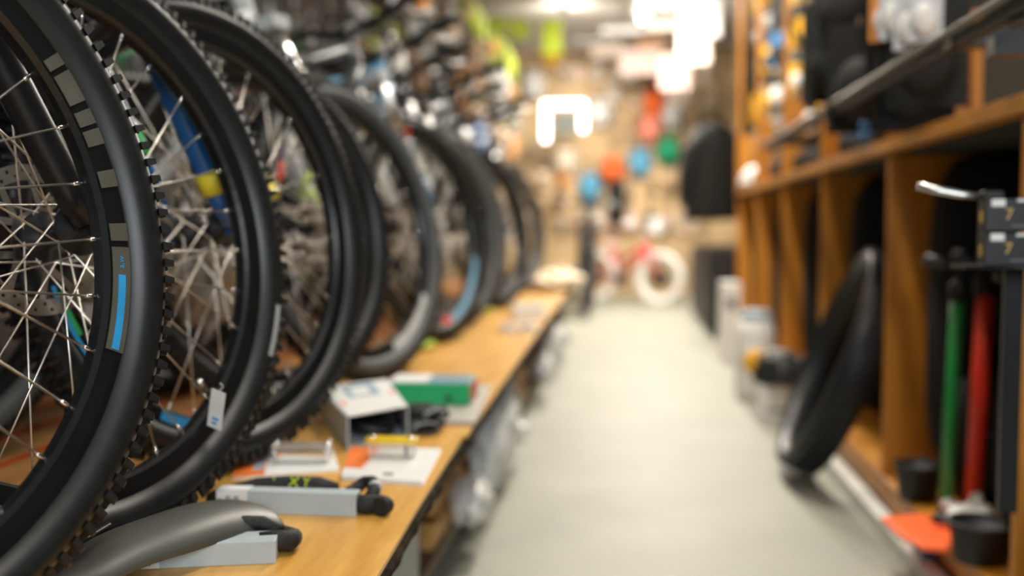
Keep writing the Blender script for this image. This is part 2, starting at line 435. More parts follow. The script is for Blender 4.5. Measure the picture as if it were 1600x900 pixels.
def bike(name, label, hub, yaw, lean, mf, mfork, mstan, phase=0, group='mountain bikes on the bench', lowdetail=False, greyt=False, accent=None):
    t = bpy.data.objects.new(name, None); C.objects.link(t); tag(t, label, 'bicycle', group); t.empty_display_size = .1
    u = Vector((math.cos(yaw), math.sin(yaw), 0)); n0 = Vector((-math.sin(yaw), math.cos(yaw), 0))
    v = Vector((0, 0, 1))*math.cos(lean)+n0*math.sin(lean); l = v.cross(u)
    R = Matrix((u, l, v)).transposed().to_4x4()
    t.matrix_world = Matrix.Translation(Vector(hub)-v*RT) @ R
    key = (mf.name, mfork.name, mstan.name)
    if key not in BARS:
        fr, fk = frame_shapes(mf, mfork, accent)
        BARS[key] = (fr.data('frame', [mf]), fk.data('fork', [mfork, mstan]))
    link('frame', BARS[key][0], t); fko = link('fork', BARS[key][1], t)
    if greyt: GREY_TYRES.append(t.name)
    fw = wheel(t, 'front_wheel', FH, True, phase, False)
    wheel(t, 'rear_wheel', BH, False, phase+.3, True, rear=True)
    def shared(nm, fn, m, parent=t, loc=(0, 0, 0)):
        k2 = nm+str([q.name for q in (m if isinstance(m, list) else [m])])
        if k2 not in BARS: BARS[k2] = fn().data(nm, m)
        return link(nm, BARS[k2], parent, loc)
    shared('seatpost', lambda: MB().tube([(-.828, 0, .745), (-.885, 0, .93)], .0145, 12).box((-.887, 0, .938), (.05, .03, .02)), M_alu)
    def sad():
        mb = MB(); rows = []
        for i in range(11):
            q = i/10; x = -.74-.27*q; wd = .018+.058*(q**1.8); h = .965+.014*math.sin(q*PI)*-1+.018*q
            for j in range(9):
                a = -PI/2+PI*j/8
                rows.append((x, wd*math.sin(a), h+.022*math.cos(a)-.012))
        fs = [(i*9+j, (i+1)*9+j, (i+1)*9+j+1, i*9+j+1) for i in range(10) for j in range(8)]
        fs += [[j for j in range(9)], [90+j for j in range(9)][::-1]]
        mb.add(rows, fs, smooth=True)
        for s_ in (-1, 1): mb.tube([(-.78, s_*.02, .955), (-.86, s_*.022, .94), (-.93, s_*.022, .945), (-.97, s_*.03, .97)], .0035, 6)
        return mb
    shared('saddle', sad, M_blk)
    def stem():
        a = CR+AX*.13; b = CR+AX*.175; return MB().tube([a, b], .018, 12).tube([b-AX*.012, b+Vector((.065, 0, .004))], .015, 12)
    shared('stem', stem, M_blkm)
    bc = CR+AX*.165+Vector((.068, 0, .006))
    hb_ = shared('handlebar', lambda: MB().tube([bc+Vector((-.03, -.32, .03)), bc+Vector((-.02, -.2, .03)), bc+Vector((0, -.06, 0)), bc, bc+Vector((0, .06, 0)), bc+Vector((-.02, .2, .03)), bc+Vector((-.03, .32, .03))], .0135, 10), M_blkm)
    for s_ in (-1, 1):
        shared('grip' if s_ > 0 else 'grip ', lambda: MB().tube([bc+Vector((-.0205, s_*.21, .03)), bc+Vector((-.03, s_*.325, .03))], .0175, 12), M_rub, hb_).name = 'grip'
        shared('brake_lever' if s_ > 0 else 'brake_lever ', lambda: MB().tube([bc+Vector((-.01, s_*.19, .02)), bc+Vector((.035, s_*.19, .005)), bc+Vector((.03, s_*.27, -.01))], .006, 8).box(bc+Vector((.0, s_*.185, .02)), (.05, .03, .03)), M_alu, hb_).name = 'brake_lever'
    def crank():
        mb = MB()
        for r in (.085, .068): mb.lathe([(r-.012, -.052), (r, -.052), (r, -.048), (r-.012, -.048)], 48, ax='y', closed=True, smooth=False, M=Matrix.Translation(BB))
        for k in range(4):
            q = PI/2*k+.4; mb.bar(BB+Vector((0, -.05, 0)), BB+Vector((.078*math.cos(q), -.05, .078*math.sin(q))), .012, .006)
        for s_ in (-1, 1):
            mb.bar(BB+Vector((0, s_*.062, 0)), BB+Vector((s_*-.165, s_*.075, s_*-.04)), .014, .024)
        return mb
    cro = shared('crankset', crank, M_alu)
    for s_ in (-1, 1):
        c = BB+Vector((s_*-.165, s_*.12, s_*-.04))
        shared('pedal' if s_ > 0 else 'pedal ', lambda: MB().box(c, (.09, .08, .018)).tube([c+Vector((0, -s_*.05, 0)), c], .006, 8), M_blk, cro).name = 'pedal'
    def chain():
        mb = MB(); rr = .04; rc = .085; pts = []
        for k in range(9): q = PI/2-PI*k/8; pts.append((BB.x+rc*math.cos(q), -.04, BB.z+rc*math.sin(q)))
        pts += [(BH.x+.07, -.04, BH.z-.15), (BH.x+.03, -.04, BH.z-.165), (BH.x+.01, -.04, BH.z-.14), (BH.x+.035, -.04, BH.z-.09), (BH.x+.02, -.04, BH.z-.05)]
        for k in range(7): q = -PI/2-PI*k/6; pts.append((BH.x+rr*math.cos(q), -.04, BH.z+rr*math.sin(q)))
        mb.tube(pts, .0045, 6, closed=True); return mb
    shared('chain', chain, M_chain)
    shared('rear_derailleur', lambda: MB().bar((BH.x+.005, -.075, BH.z-.01), (BH.x+.03, -.065, BH.z-.08), .016, .02).bar((BH.x+.03, -.05, BH.z-.08), (BH.x+.02, -.05, BH.z-.165), .016, .03, up=(1, 0, 0)).lathe([(0, -.048), (.018, -.048), (.018, -.034), (0, -.034)], 16, ax='y', M=Matrix.Translation((BH.x+.022, 0, BH.z-.15))), M_blkm)
    shared('brake_caliper', lambda: MB().box((-.095, .052, RT+.03), (.035, .03, .06)).box((-.075, .054, RT+.075), (.04, .026, .02)).tube([(-.09, .06, RT+.06), (-.14, .075, RT+.2), (-.2, .06, .75), (-.2, .06, .9)], .003, 6), M_blkm)
    return t, fw, fko
mf_blk = mat('gloss_black_frame', (.013, .014, .016), .22, coat=.4)
mf_blue = mat('bright_blue_frame', (.01, .10, .30), .3, coat=.4)
mf_grey = mat('graphite_frame', (.09, .095, .1), .3, .4)
mf_wht = mat('silver_white_frame', (.5, .52, .52), .3, coat=.3)
mf_lb = mat('light_blue_frame', (.08, .3, .5), .3, coat=.3)
hubs = [(.694, -.635, 1.155, .166), (1.106, -.642, 1.205, .181), (1.513, -.637, 1.175, .133), (2.005, -.728, 1.09, .143), (2.40, -.662, 1.17, .2),
        (3.22, -.648, 1.21, .174), (3.66, -.66, 1.17, .16), (4.15, -.70, 1.12, .13), (4.62, -.63, 1.22, .17), (5.15, -.69, 1.15, .15), (5.7, -.64, 1.24, .12), (6.25, -.70, 1.15, .15)]
cols = [(mf_blk, M_blkm, M_blkm), (mf_blk, M_blkm, mf_grey), (mf_blue, mf_blue, M_alu), (mf_grey, M_blkm, M_alu), (mf_wht, mf_wht, M_chrome),
        (mf_grey, mf_wht, M_alu), (mf_lb, mf_grey, M_alu), (mf_blk, M_blkm, M_alu), (mf_grey, mf_grey, M_alu), (mf_blk, mf_wht, M_alu), (mf_blue, M_blkm, M_alu), (mf_grey, M_blkm, M_chrome)]
blabel = ['black bicycle nearest the camera with grey and blue prints on its front rim',
          'black mountain bike with a white tag on its front rim, second from the camera',
          'blue mountain bike with a blue fork and a yellow sticker, third from the camera',
          'graphite bicycle with a black fork and a red spoke reflector, fourth from the camera',
          'pale silver bicycle with pale fork, its wheel behind the open grey carton',
          'graphite bicycle with blue and red stripe on its front rim, sixth from the camera',
          'light blue bicycle with grey fork, seventh in the row on the bench',
          'black bicycle with a black fork, eighth in the row on the bench',
          'graphite bicycle with grey fork, ninth in the row on the bench',
          'black bicycle with a pale fork, tenth in the row on the bench',
          'blue bicycle with a black fork, eleventh in the row on the bench',
          'graphite bicycle farthest down the bench, last of the row']
BK = []
for i, (hy, hx, yw, ln) in enumerate(hubs):
    hz = HB+RT*math.cos(ln)+.004
    mfx = cols[i]
    b = bike('mountain_bike', blabel[i], (hx, hy, hz), yw, ln, *mfx, phase=[.02, .09, .05, .12, .03, .1, .06, .0, .04, .08, .02, .1][i], greyt=i in (4, 6, 7, 9, 10))
    BK.append(b)
def wheel_polar(i, px, py):
    hy, hx, yw, ln = hubs[i]
    u = Vector((math.cos(yw), math.sin(yw), 0)); n0 = Vector((-math.sin(yw), math.cos(yw), 0))
    v = Vector((0, 0, 1))*math.cos(ln)+n0*math.sin(ln); c = Vector((hx, hy, HB+RT*math.cos(ln)+.004))
    nn = u.cross(v); o = Vector((0, 0, CAMH)); r = ray(px, py)
    p = o+r*((c-o).dot(nn)/r.dot(nn))-c
    return math.atan2(p.dot(v), p.dot(u)), math.hypot(p.dot(v), p.dot(u))
for (i, pts) in [(0, [(174, 425), (172, 435), (165, 550), (178, 385), (170, 560), (115, 200), (150, 290)]), (5, [(735, 400), (690, 505)]), (1, [(335, 620)])]:
    for q in (): print('POLAR', i+1, q, ['%.3f' % z for z in wheel_polar(i, *q)])
D = math.radians
# rim prints on the first wheel
fw = BK[0][1]
for (a, b) in ((-22.9, -3.1), (-1.9, 1.4), (8.3, 11.5), (16.3, 19.3), (20.2, 23), (24.5, 30.4), (31.5, 33.7)):
    arc_decal(fw, 'rim_decal', D(a), D(b), .2915, .3115, M_grey, label='grey printed block on the rim')
arc_decal(fw, 'rim_decal', D(-22.6), D(-8.4), .2975, .3055, M_bluedec, label='blue printed stripe on the rim', yoff=.0158)
q = D(-6.0)
Mt = Matrix(((-math.sin(q), math.cos(q), 0), (0, 0, -1), (math.cos(q), math.sin(q), 0))).to_4x4()
# lettering: reads along the rim, facing the aisle side
ex = Vector((-math.sin(q), 0, math.cos(q))); ez = Vector((0, -1, 0)); ey = ez.cross(ex)
Mt = Matrix((ex, ey, ez)).transposed().to_4x4(); Mt.translation = Vector((.301*math.cos(q), -.0158, .301*math.sin(q)))
text_mesh('a.w', .009, 'rim_lettering', M_bluedec, fw, Mt)
fw = BK[2][1]
arc_decal(fw, 'rim_decal', D(196), D(208), .2935, .3005, M_green, label='green printed stripe on the rim')
arc_decal(fw, 'rim_decal', D(194), D(215), .3008, .3075, M_bluedec, label='blue printed stripe on the rim')
arc_decal(fw, 'rim_decal', D(241), D(254), .2935, .3075, M_bluedec, label='blue printed stripe on the rim')
fw = BK[5][1]
arc_decal(fw, 'rim_decal', D(-77), D(-20), .291, .3115, mat('sky_blue_print', (.2, .5, .75), .4), label='sky blue printed stripe on the rim')
arc_decal(fw, 'rim_decal', D(-88), D(-78), .291, .3115, M_red, label='red printed block on the rim')
arc_decal(BK[4][1], 'rim_decal', D(-75), D(-35), .291, .3115, mat('pale_print', (.6, .62, .6), .4), label='pale printed stripe on the rim')
arc_decal(BK[1][1], 'tyre_stripe', D(-32), D(-19), .330, .338, mat('pale_grey_rubber', (.3, .31, .31), .5), yoff=.0285, label='pale reflective patch on the sidewall')  # last strip: a soft highlight painted on the tyre sidewall
def sticker(bk, loc, size, m, label):
    o = MB().tube([Vector(loc)+AX*size/2, Vector(loc)-AX*size/2], .0225, 14).obj('sticker', m, bk[2]); o['label'] = label
def on_fork(s_, q): 
    top = CR+Vector((0, s_*.062, 0)); bot = FH+Vector((-.016, s_*.062, 0)); return top.lerp(bot, q)
sticker(BK[2], on_fork(-1, .86), .035, M_yel, 'yellow sticker'); sticker(BK[3], on_fork(-1, .85), .04, M_yel, 'yellow sticker')
sticker(BK[2], on_fork(1, .7), .04, M_green, 'green sticker'); sticker(BK[4], on_fork(-1, .72), .05, M_lb if False else mf_lb, 'blue band')
sticker(BK[5], on_fork(-1, .78), .11, mf_lb, 'blue band'); sticker(BK[4], on_fork(1, .8), .05, M_lime, 'lime sticker')
def reflector(i, px, py, m):
    q, r = wheel_polar(i, px, py)
    o = MB().ell((0, 0, 0), (.024, .005, .0075), 16, 8).obj('spoke_reflector', m, BK[i][1])
    o.location = (r*math.cos(q), -.02, r*math.sin(q)); o.rotation_euler = (0, -q, 0)
reflector(3, 428, 270, M_red); reflector(3, 468, 283, M_lime); reflector(5, 627, 205, M_red)
reflector(2, 420, 122, mf_lb) if False else None
# tag on the second wheel's valve
q, r = wheel_polar(1, 335, 622)
v_ = MB().tube([(.287, 0, 0), (.262, 0, 0)], .0028, 8).tube([(.274, 0, 0), (.258, 0, 0)], .0042, 8).obj('valve', M_alu, BK[1][1]); v_.rotation_euler = (0, -q, 0)
p = P(337, 640, 1.19)
tg = tag(MB().box((0, 0, 0), (.022, .001, .05)).obj('price_tag', M_white), 'small white paper tag hanging on the rim of the second front wheel', 'tag')
tg.location = P(338, 640, 1.22); tg.rotation_euler = (.1, .25, -.3)
MB().bar((-.004, -.0012, -.012), (.006, -.0012, -.012), .0006, .003).bar((-.004, -.0012, -.018), (.003, -.0012, -.018), .0006, .003).obj('printed_mark', M_bluedec, tg)
MB().tube([(0, 0, .024), (.002, .006, .03), (.001, .0, .036)], .0006, 5).obj('tag_string', M_white, tg)
# ------------------------------------------------------------------ goods lying on the bench
M_gcard = mat('grey_blue_cardboard', (.42, .48, .5), .6, var=.04)
M_wcard = mat('white_cardboard', (.80, .80, .78), .5, var=.03)
M_sleeve = mat('black_woven_sleeve', (.009, .010, .009), .7, var=.3, vs=220, bump=.6)
M_print = mat('dark_grey_print', (.12, .13, .14), .6)
M_clear = mat('clear_plastic', (.92, .9, .85), .12, trans=.75)
M_lime2 = mat('lime_lettering', (.5, .62, .03), .5)
M_ochre = mat('mustard_plastic', (.80, .55, .02), .35)
M_brt = mat('bright_green_carton', (.01, .36, .12), .4)
def hexa(mb, top, z0, M=None, mi=0):
    # top: four 3-D points (counter-clockwise from above), bottom dropped to z0
    vs = [Vector(p) for p in top]+[Vector((p[0], p[1], z0)) for p in top]
    return mb.add(vs, [(0, 1, 2, 3), (7, 6, 5, 4)]+[(i, i+4, (i+1) % 4+4, (i+1) % 4) for i in range(4)], M, mi)
def rel(o, pts): return [Vector(p)-Vector(o) for p in pts]
def lock(o, L, wd, ht, rz, label, label_strap):
    t = thing('chain_lock', label, 'bike lock', o, rz, 'chain locks in grey sleeves on the bench')
    MB().box((-L/2, 0, ht/2), (L, wd, ht)).obj('cardboard_sleeve', M_gcard, t, bevel=.0012)
    pl = MB().box((-L*.885, -wd/2-.0004, ht/2), (L*.22, .0012, ht*.94)).box((-L*.885, 0, ht+.0003), (L*.22, wd*.9, .0012)).obj('label_panel', M_wcard, t)
    mb = MB()
    for (a, b) in ((-.97, .5), (-.91, .62), (-.91, .3), (-.85, .62), (-.85, .3)):
        for j in range(3): mb.box((L*a, -wd/2-.0012, ht*b-.003+.003*j), (L*.04, .0006, .0015))
    mb.obj('printed_marks', M_print, pl)
    mb = MB()
    for k in range(26):
        mb.box((L*-.998+.0009*0-.0, 0, 0), (.0001, .0001, .0001)) if False else None
    return t
# middle lock: long grey box with black chain looped round behind it
o = PZ(560, 804, HB)
lk = lock(o, .186, .024, .030, math.radians(0), 'black chain lock in a long grey sleeve, in front of the two cards', '')
a = .0125
mb = MB().tube([(-.200, .004, a), (-.185, .030, a), (-.15, .045, a+.006), (-.11, .052, a+.008), (-.07, .056, a+.006), (-.045, .055, a+.002)], [.010, .013, .015, .015, .0155, .012], 12)
mb.obj('chain_pouch', M_sleeve, lk)
mb = MB().tube([(-.01, .0, a+.002), (.010, .004, a), (.026, .008, a), (.034, .002, a), (.030, -.008, a)], .0125, 12)
mb.tube([(.012, .006, a+.004), (.014, .028, a+.012), (.004, .058, a+.016), (-.010, .072, a+.012), (-.022, .056, a+.004), (-.034, .036, a), (-.024, .024, a-.001), (-.004, .022, a)], .0085, 10)
mb.obj('chain_in_sleeve', M_sleeve, lk)
mb = MB().tube([(.0135, .034, a+.013), (.0125, .040, a+.0145)], .0094, 12).tube([(-.030, .044, a+.001), (-.035, .036, a)], .0093, 12)
mb.obj('reflective_band', mat('silver_band', (.55, .56, .56), .35), lk)
for k, (tx, x, s) in enumerate((('Y', -.082, .012), ('X', -.099, .013), ('\\', -.126, .012))):
    M = Matrix.Rotation(math.radians(60), 4, 'X'); M.translation = (x, .041, .029)
    text_mesh(tx, s*1.5, 'lettering', M_lime2, lk, M, .002)
# foreground lock under the mudguard
o = PZ(434, 872, HB)
lk = lock(o, .16, .04, .026, math.radians(14), 'short grey box with a black chain lock, nearest the camera under the mudguard', '')
mb = MB().tube([(-.02, .008, .016), (.002, .01, .017), (.012, .014, .015), (.014, .03, .013), (.0, .045, .013), (-.03, .05, .013), (-.09, .046, .013)], .012, 12)
mb.tube([(.0, .03, .02), (-.02, .036, .03), (-.06, .03, .034), (-.11, .02, .034)], .0085, 10)
mb.obj('chain_in_sleeve', M_sleeve, lk)
# mudguard
def mudguard():
    t = thing('mudguard', 'curved dark grey plastic mudguard lying over the nearest grey lock box', 'mudguard', (-.42, 1.05, HB))
    O = Vector((-.42, 1.05, HB))
    ctr = [(30, 930, .90, .7), (110, 900, .95, .8), (180, 860, 1.0, .95), (250, 834, 1.05, 1.05), (320, 812, 1.11, 1.1), (370, 806, 1.16, 1.15), (408, 812, 1.19, 1.1)]
    pts = [P(x, y, d)-O for x, y, d, s in ctr]; ss = [c[3] for c in ctr]
    # refine
    fine = []; fs_ = []
    for i in range(len(pts)-1):
        for j in range(6):
            q = j/6; p0 = pts[max(i-1, 0)]; p1 = pts[i]; p2 = pts[i+1]; p3 = pts[min(i+2, len(pts)-1)]
            fine.append(.5*((2*p1)+(p2-p0)*q+(2*p0-5*p1+4*p2-p3)*q*q+(3*p1-p0-3*p2+p3)*q**3)); fs_.append(ss[i]*(1-q)+ss[i+1]*q)
    fine.append(pts[-1]); fs_.append(ss[-1])
    vs = []; K = 13
    for i, p in enumerate(fine):
        T = (fine[min(i+1, len(fine)-1)]-fine[max(i-1, 0)]).normalized(); Nn = Vector((T.y, -T.x, 0)).normalized()
        for k in range(K):
            a_ = math.radians(-78+156*k/(K-1)); w_ = .050*fs_[i]
            vs.append(p+Nn*(w_*math.sin(a_))+Vector((0, 0, 1))*(.034*fs_[i]*(math.cos(a_)-.75)+.008))
    fs = [(i*K+k, (i+1)*K+k, (i+1)*K+k+1, i*K+k+1) for i in range(len(fine)-1) for k in range(K-1)]
    mb = MB().add(vs, fs, smooth=True)
    mb.obj('guard_blade', mat('matt_grey_plastic', (.065, .065, .055), .42, var=.1, vs=12), t, solid=.003)
    e = fine[5]
    MB().tube([e+Vector((0, 0, .02)), e+Vector((0, -.004, .03))], .006, 12).obj('rivet', M_alu, t)
    MB().tube([fine[2]+Vector((0, -.01, .02)), fine[12]+Vector((0, -.012, .032))], .005, 8, flat=.4).obj('mounting_slot', M_blk, t)
mudguard()
# card with silver multi-tool
def flat(name, pts, z, th, m, label, cat, group=None):
    ps = [PZ(x, y, z+th) for x, y in pts]; o = sum(ps, Vector())/len(ps); o.z = z
    t = thing(name, label, cat, o, 0, group)
    return t, o, [p-o for p in ps]
def quad_lerp(q, u, v): return (q[0]*(1-u)+q[1]*u)*(1-v)+(q[3]*(1-u)+q[2]*u)*v
t, o, q = flat('product_card', [(362, 746), (530, 733), (518, 694), (378, 711)], HB, .003, M_wcard, 'orange and white card carrying a silver multi-tool, behind the long grey lock sleeve', 'packaging', 'cards with tools on the bench')
hexa(MB(), [q[0], q[1], q[2], q[3]], 0).obj('card', M_wcard, t)
sub = [quad_lerp(q, u, v)+Vector((0, 0, .0006)) for u, v in ((0, 0), (.3, 0), (.27, 1), (0, 1))]
op = hexa(MB(), sub, .0028).obj('orange_panel', M_org, t)
sub = [quad_lerp(q, u, v)+Vector((0, 0, .001)) for u, v in ((.17, .2), (.28, .2), (.27, .7), (.18, .7))]
hexa(MB(), sub, .0032).obj('printed_square', mat('grey_print', (.35, .4, .45), .6), op)
def multitool(o, rz, L, label, body, barm, hgt=.026):
    t = thing('multi_tool', label, 'bike tool', o, rz, 'multi-tools on cards')
    mb = MB()
    for y in (-.013, .013): mb.box((0, y, hgt), (L, .0025, .005))
    mb.obj('side_plate', barm, t, bevel=.001)
    MB().box((0, 0, hgt*.45), (L*.9, .022, hgt*.7)).obj('folded_blades', body, t, bevel=.003)
    for x in (-L/2+.003, L/2-.003):
        for y in (-.013, .013):
            MB().tube([(x, y, 0), (x, y, hgt+.002)], .0025, 8).ell((x, y, hgt+.003), (.0048, .0048, .003), 12, 6).obj('end_screw', M_chrome, t)
    return t
multitool(PZ(472, 722, HB+.0032), math.radians(8), .088, 'silver folding multi-tool with chrome screws on the orange and white card', M_chrome, M_alu)
t, o, q = flat('product_card', [(533, 742), (660, 752), (688, 700), (548, 698)], HB, .007, M_wcard, 'white card stack with an orange corner under the yellow and clear box', 'packaging', 'cards with tools on the bench')
for k, (dx, dz) in enumerate(((.002, 0), (0, .0035))):
    hexa(MB(), [p*(1+.0*k)+Vector((dx, -dx, -.007+dz+.0032)) for p in q], dz).obj('card', M_wcard, t, bevel=.0008)
sub = [quad_lerp(q, u, v)+Vector((0, 0, .0002)) for u, v in ((0, .25), (.22, .25), (.34, 1), (0, 1))]
op = hexa(MB(), sub, .0064).obj('orange_panel', M_org, t)
sub = [quad_lerp(q, u, v)+Vector((0, 0, .0002)) for u, v in ((.5, .1), (.62, .1), (.62, .16), (.5, .16))]
hexa(MB(), sub, .0064).obj('printed_line', M_print, t)
o = PZ(611, 716, HB+.0072)
t = thing('blister_box', 'small clear box with a mustard yellow lid on the white card stack', 'packaging', o, 0)
MB().box((0, .01, .0115), (.072, .02, .023)).obj('clear_body', M_clear, t, bevel=.002)
lid = MB().box((0, .01, .027), (.082, .026, .009)).obj('lid', M_ochre, t, bevel=.003)
for s_ in (-1, 1): MB().ell((s_*.031, .004, .0315), (.005, .005, .003), 12, 6).obj('screw', M_chrome, lid)
MB().box((.024, .004, .012), (.005, .004, .016)).obj('catch', M_blk, t)
# open grey carton with black tubes inside
A, B_, C_, D_ = PZ(500, 605, HB+.058), PZ(604, 592, HB+.058), PZ(636, 634, HB+.058), PZ(545, 650, HB+.058)
o = (A+B_+C_+D_)/4; o.z = HB
t = thing('open_carton', 'open grey and white carton lying on its side with black tubes inside', 'box', o)
A, B_, C_, D_ = [p-o for p in (A, B_, C_, D_)]; th = Vector((0, 0, .0025)); H_ = .058
hexa(MB(), [D_, C_, B_, A], H_-.002).obj('top_panel', M_wcard, t, bevel=.0006)
def panel(p, q_, name, m):
    d = (q_-p).normalized(); n_ = Vector((-d.y, d.x, 0))*.0025
    return hexa(MB(), [p, q_, q_+n_, p+n_], 0).obj(name, m, t)
dn = Vector((0, 0, -.002))
panel(D_+dn, A+dn, 'side_panel', M_gcard); panel(A+dn, B_+dn, 'back_panel', M_gcard); panel(B_+dn, C_+dn, 'side_panel', M_gcard)
hexa(MB(), [Vector((p.x, p.y, .002)) for p in (D_, C_, B_, A)], 0).obj('base_panel', M_gcard, t)
q = [D_, C_, B_, A]
for (u0, u1, v0, v1, m, nm) in ((.25, .75, .5, .95, mat('pale_blue_print', (.3, .42, .5), .5), 'blue_print'), (.35, .62, .55, .8, M_wcard, 'white_print'), (.06, .12, .3, .42, M_org, 'orange_dot'), (.9, .96, .45, .55, M_org, 'orange_dot')):
    sub = [quad_lerp(q, u, v)+Vector((0, 0, .0006 if nm != 'white_print' else .001)) for u, v in ((u0, v0), (u1, v0), (u1, v1), (u0, v1))]
    hexa(MB(), sub, H_-.0005).obj(nm, m, t)
cx = (C_+D_)/2; cx.z = 0
for k in range(3):
    c0 = o+cx*(.62-.25*k)+Vector((0, 0, .012+.0*k)); c0.z = HB+.016
    mb = MB(); pts = [(math.cos(2*PI*j/22)*(.030-.002*k), math.sin(2*PI*j/22)*.012, .004*math.sin(2*PI*j/11+k)) for j in range(22)]
    mb.tube(pts, .0085, 8, closed=True)
    tu = tag(mb.obj('inner_tube', M_rub), ['folded black inner tube at the open mouth of the grey carton', 'folded black inner tube in the middle of the grey carton', 'folded black inner tube at the back of the grey carton'][k], 'inner tube', 'inner tubes in the grey carton')
    tu.location = c0; tu.rotation_euler = (0, 0, .25)
# black strap draping out of the carton front
# gloves
o = PZ(660, 678, HB)
for g in range(2):
    t = thing('cycling_glove', ['black cycling glove lying on the bench beside the open grey carton', 'black cycling glove on top of the other glove beside the open grey carton'][g], 'glove', o+Vector((-.006+.006*g, .016+.03*g, .018*g)), .5-1.0*g*0+.25*g, 'black gloves')
    MB().ell((0, 0, .012), (.034, .03, .012), 18, 10, fn=lambda d, q, th_: 1+.06*math.sin(5*q)).obj('palm', M_sleeve, t)
    for k in range(4):
        x = -.022+.0145*k; L = (.036, .044, .047, .04)[k]
        MB().tube([(x, .015, .013), (x*1.12, .03+L*.4, .016), (x*1.2, .03+L, .008)], [.0085, .008, .0065], 10).obj('finger', M_sleeve, t)
    MB().tube([(.026, -.004, .012), (.042, .012, .012), (.046, .026, .008)], [.009, .0085, .0065], 10).obj('thumb', M_sleeve, t)
    MB().lathe([(.024, -.008), (.027, 0), (.024, .008)], 20, ax='y', M=Matrix.Translation((0, -.032, .012)) @ Matrix.Diagonal((1, 1, .45, 1))).obj('cuff', mat('grey_cuff', (.2, .21, .22), .6), t)
# grey book + green box
t, o, q = flat('flat_case', [(630, 655), (742, 658), (768, 602), (690, 596)], HB, .010, M_wcard, 'flat beige grey case under the green box', 'box')
hexa(MB(), q, 0).obj('case_body', mat('beige_case', (.45, .42, .36), .5), t, bevel=.002)
o = PZ(735, 634, HB+.0105)
t = thing('green_box', 'long bright green box with blue and white top and red end', 'box', o, math.radians(2))
MB().box((-.086, .06, .022), (.172, .12, .044)).obj('carton', M_brt, t, bevel=.003)
tp = MB().box((-.086, .06, .0445), (.168, .116, .002)).obj('top_label', mat('blue_grey_label', (.22, .34, .42), .4), t)
MB().box((-.13, .06, .0458), (.078, .11, .001)).obj('white_patch', M_wcard, tp)
MB().box((.0005, .06, .024), (.002, .116, .036)).obj('red_end', mat('red_print', (.55, .04, .03), .5), t)
MB().box((-.045, -.0004, .014), (.012, .001, .010)).obj('printed_mark', M_blk, t)
# far items on the bench
M_lst = mat('lime_strap', (.42, .55, .04), .5)
for k, (pts, lab) in enumerate((([(605, 578), (640, 548), (672, 532), (712, 515)], 'lime green strap on the bench below the fifth front wheel'), ([(745, 490), (770, 478), (795, 470)], 'lime green strap on the bench behind the two white discs'))):
    ps = [PZ(x, y, HB+.012) for x, y in pts]; o = ps[0].copy(); o.z = HB
    fine = []
    for i in range(len(ps)-1):
        for j in range(5): q = j/5; fine.append(ps[i].lerp(ps[i+1], q)-o+Vector((.02*math.sin(i*5+j), 0, 0)))
    ob = tag(MB().tube(fine, .022, 8, flat=.35).obj('lime_strap', M_lst), lab, 'strap', 'lime straps'); ob.location = o
for k, (x, y) in enumerate(((795, 520), (825, 518))):
    t = thing('white_disc', ['white round reel on the bench, left of the pair near the edge', 'white round reel on the bench, right of the pair near the edge'][k], 'reel', PZ(x, y, HB), 0, 'white reels')
    MB().lathe([(0, 0), (.036, 0), (.036, .006), (.02, .008), (.02, .022), (.036, .024), (.036, .03), (.01, .03), (.01, .026), (0, .026)], 28).obj('reel_body', M_white, t)
    MB().tube([(0, 0, .026), (0, 0, .034)], .006, 10).obj('core', M_alu, t)
t = thing('white_carton', 'small white carton behind the far wheels on the bench', 'box', PZ(825, 498, HB), .2)
MB().box((0, 0, .03), (.13, .1, .06)).obj('carton', M_white, t, bevel=.003); MB().box((0, 0, .0605), (.1, .03, .002)).obj('tape', mat('beige_case', (.45, .42, .36), .5), t)
def bag(o, r, m, label, cat='bag', seed=0, name='plastic_bag', amp=.16, group=None, parts=True):
    rnd = random.Random(seed); ph = [rnd.uniform(0, 6) for _ in range(8)]
    def fn(d, q, th):
        s = 0
        for k in range(4):
            s += math.sin((3+2*k)*q+ph[k]+3*d.z)*math.sin((3+k)*th+ph[k+4])/(1+.5*k)
        return 1+amp*s
    t = thing(name, label, cat, o, 0, group)
    MB().ell((0, 0, r[2]), r, 36, 24, fn=fn).obj('crumpled_sack', m, t)
    MB().tube([(0, 0, 2*r[2]*.96), (.1*r[0], 0, 2*r[2]*1.08), (.25*r[0], .05*r[1], 2*r[2]*1.14)], [.18*r[0], .05*r[0], .14*r[0]], 10).obj('tied_neck', m, t)
    return t
M_poly = mat('translucent_white_plastic', (.75, .75, .72), .3, var=.1, trans=.15)
M_cream = mat('cream_paper', (.85, .68, .48), .7, var=.1)
bag(PZ(868, 452, HB), (.15, .3, .055), M_cream, 'crumpled cream paper bag at the far end of the bench', seed=3, name='paper_bag')
# plastic wrapped goods behind the first wheels
bag(Vector((-1.36, 3.1, HB)), (.22, .24, .24), M_poly, 'crumpled clear plastic sack standing behind the second front wheel', seed=11)
for q_ in (bag(Vector((-.925, 2.17, .575)), (.085, .13, .13), M_poly, 'crumpled clear plastic bag hanging between the bikes, seen through the second wheel', seed=14),):
    MB().tube([(0, 0, .28), (.0, .03, .36), (-.01, .12, .40)], .003, 6).obj('carry_handle', M_poly, q_)
bag(Vector((-1.5, 2.62, HB)), (.19, .2, .17), M_poly, 'crumpled clear plastic sack seen through the spokes of the first wheel', seed=12)
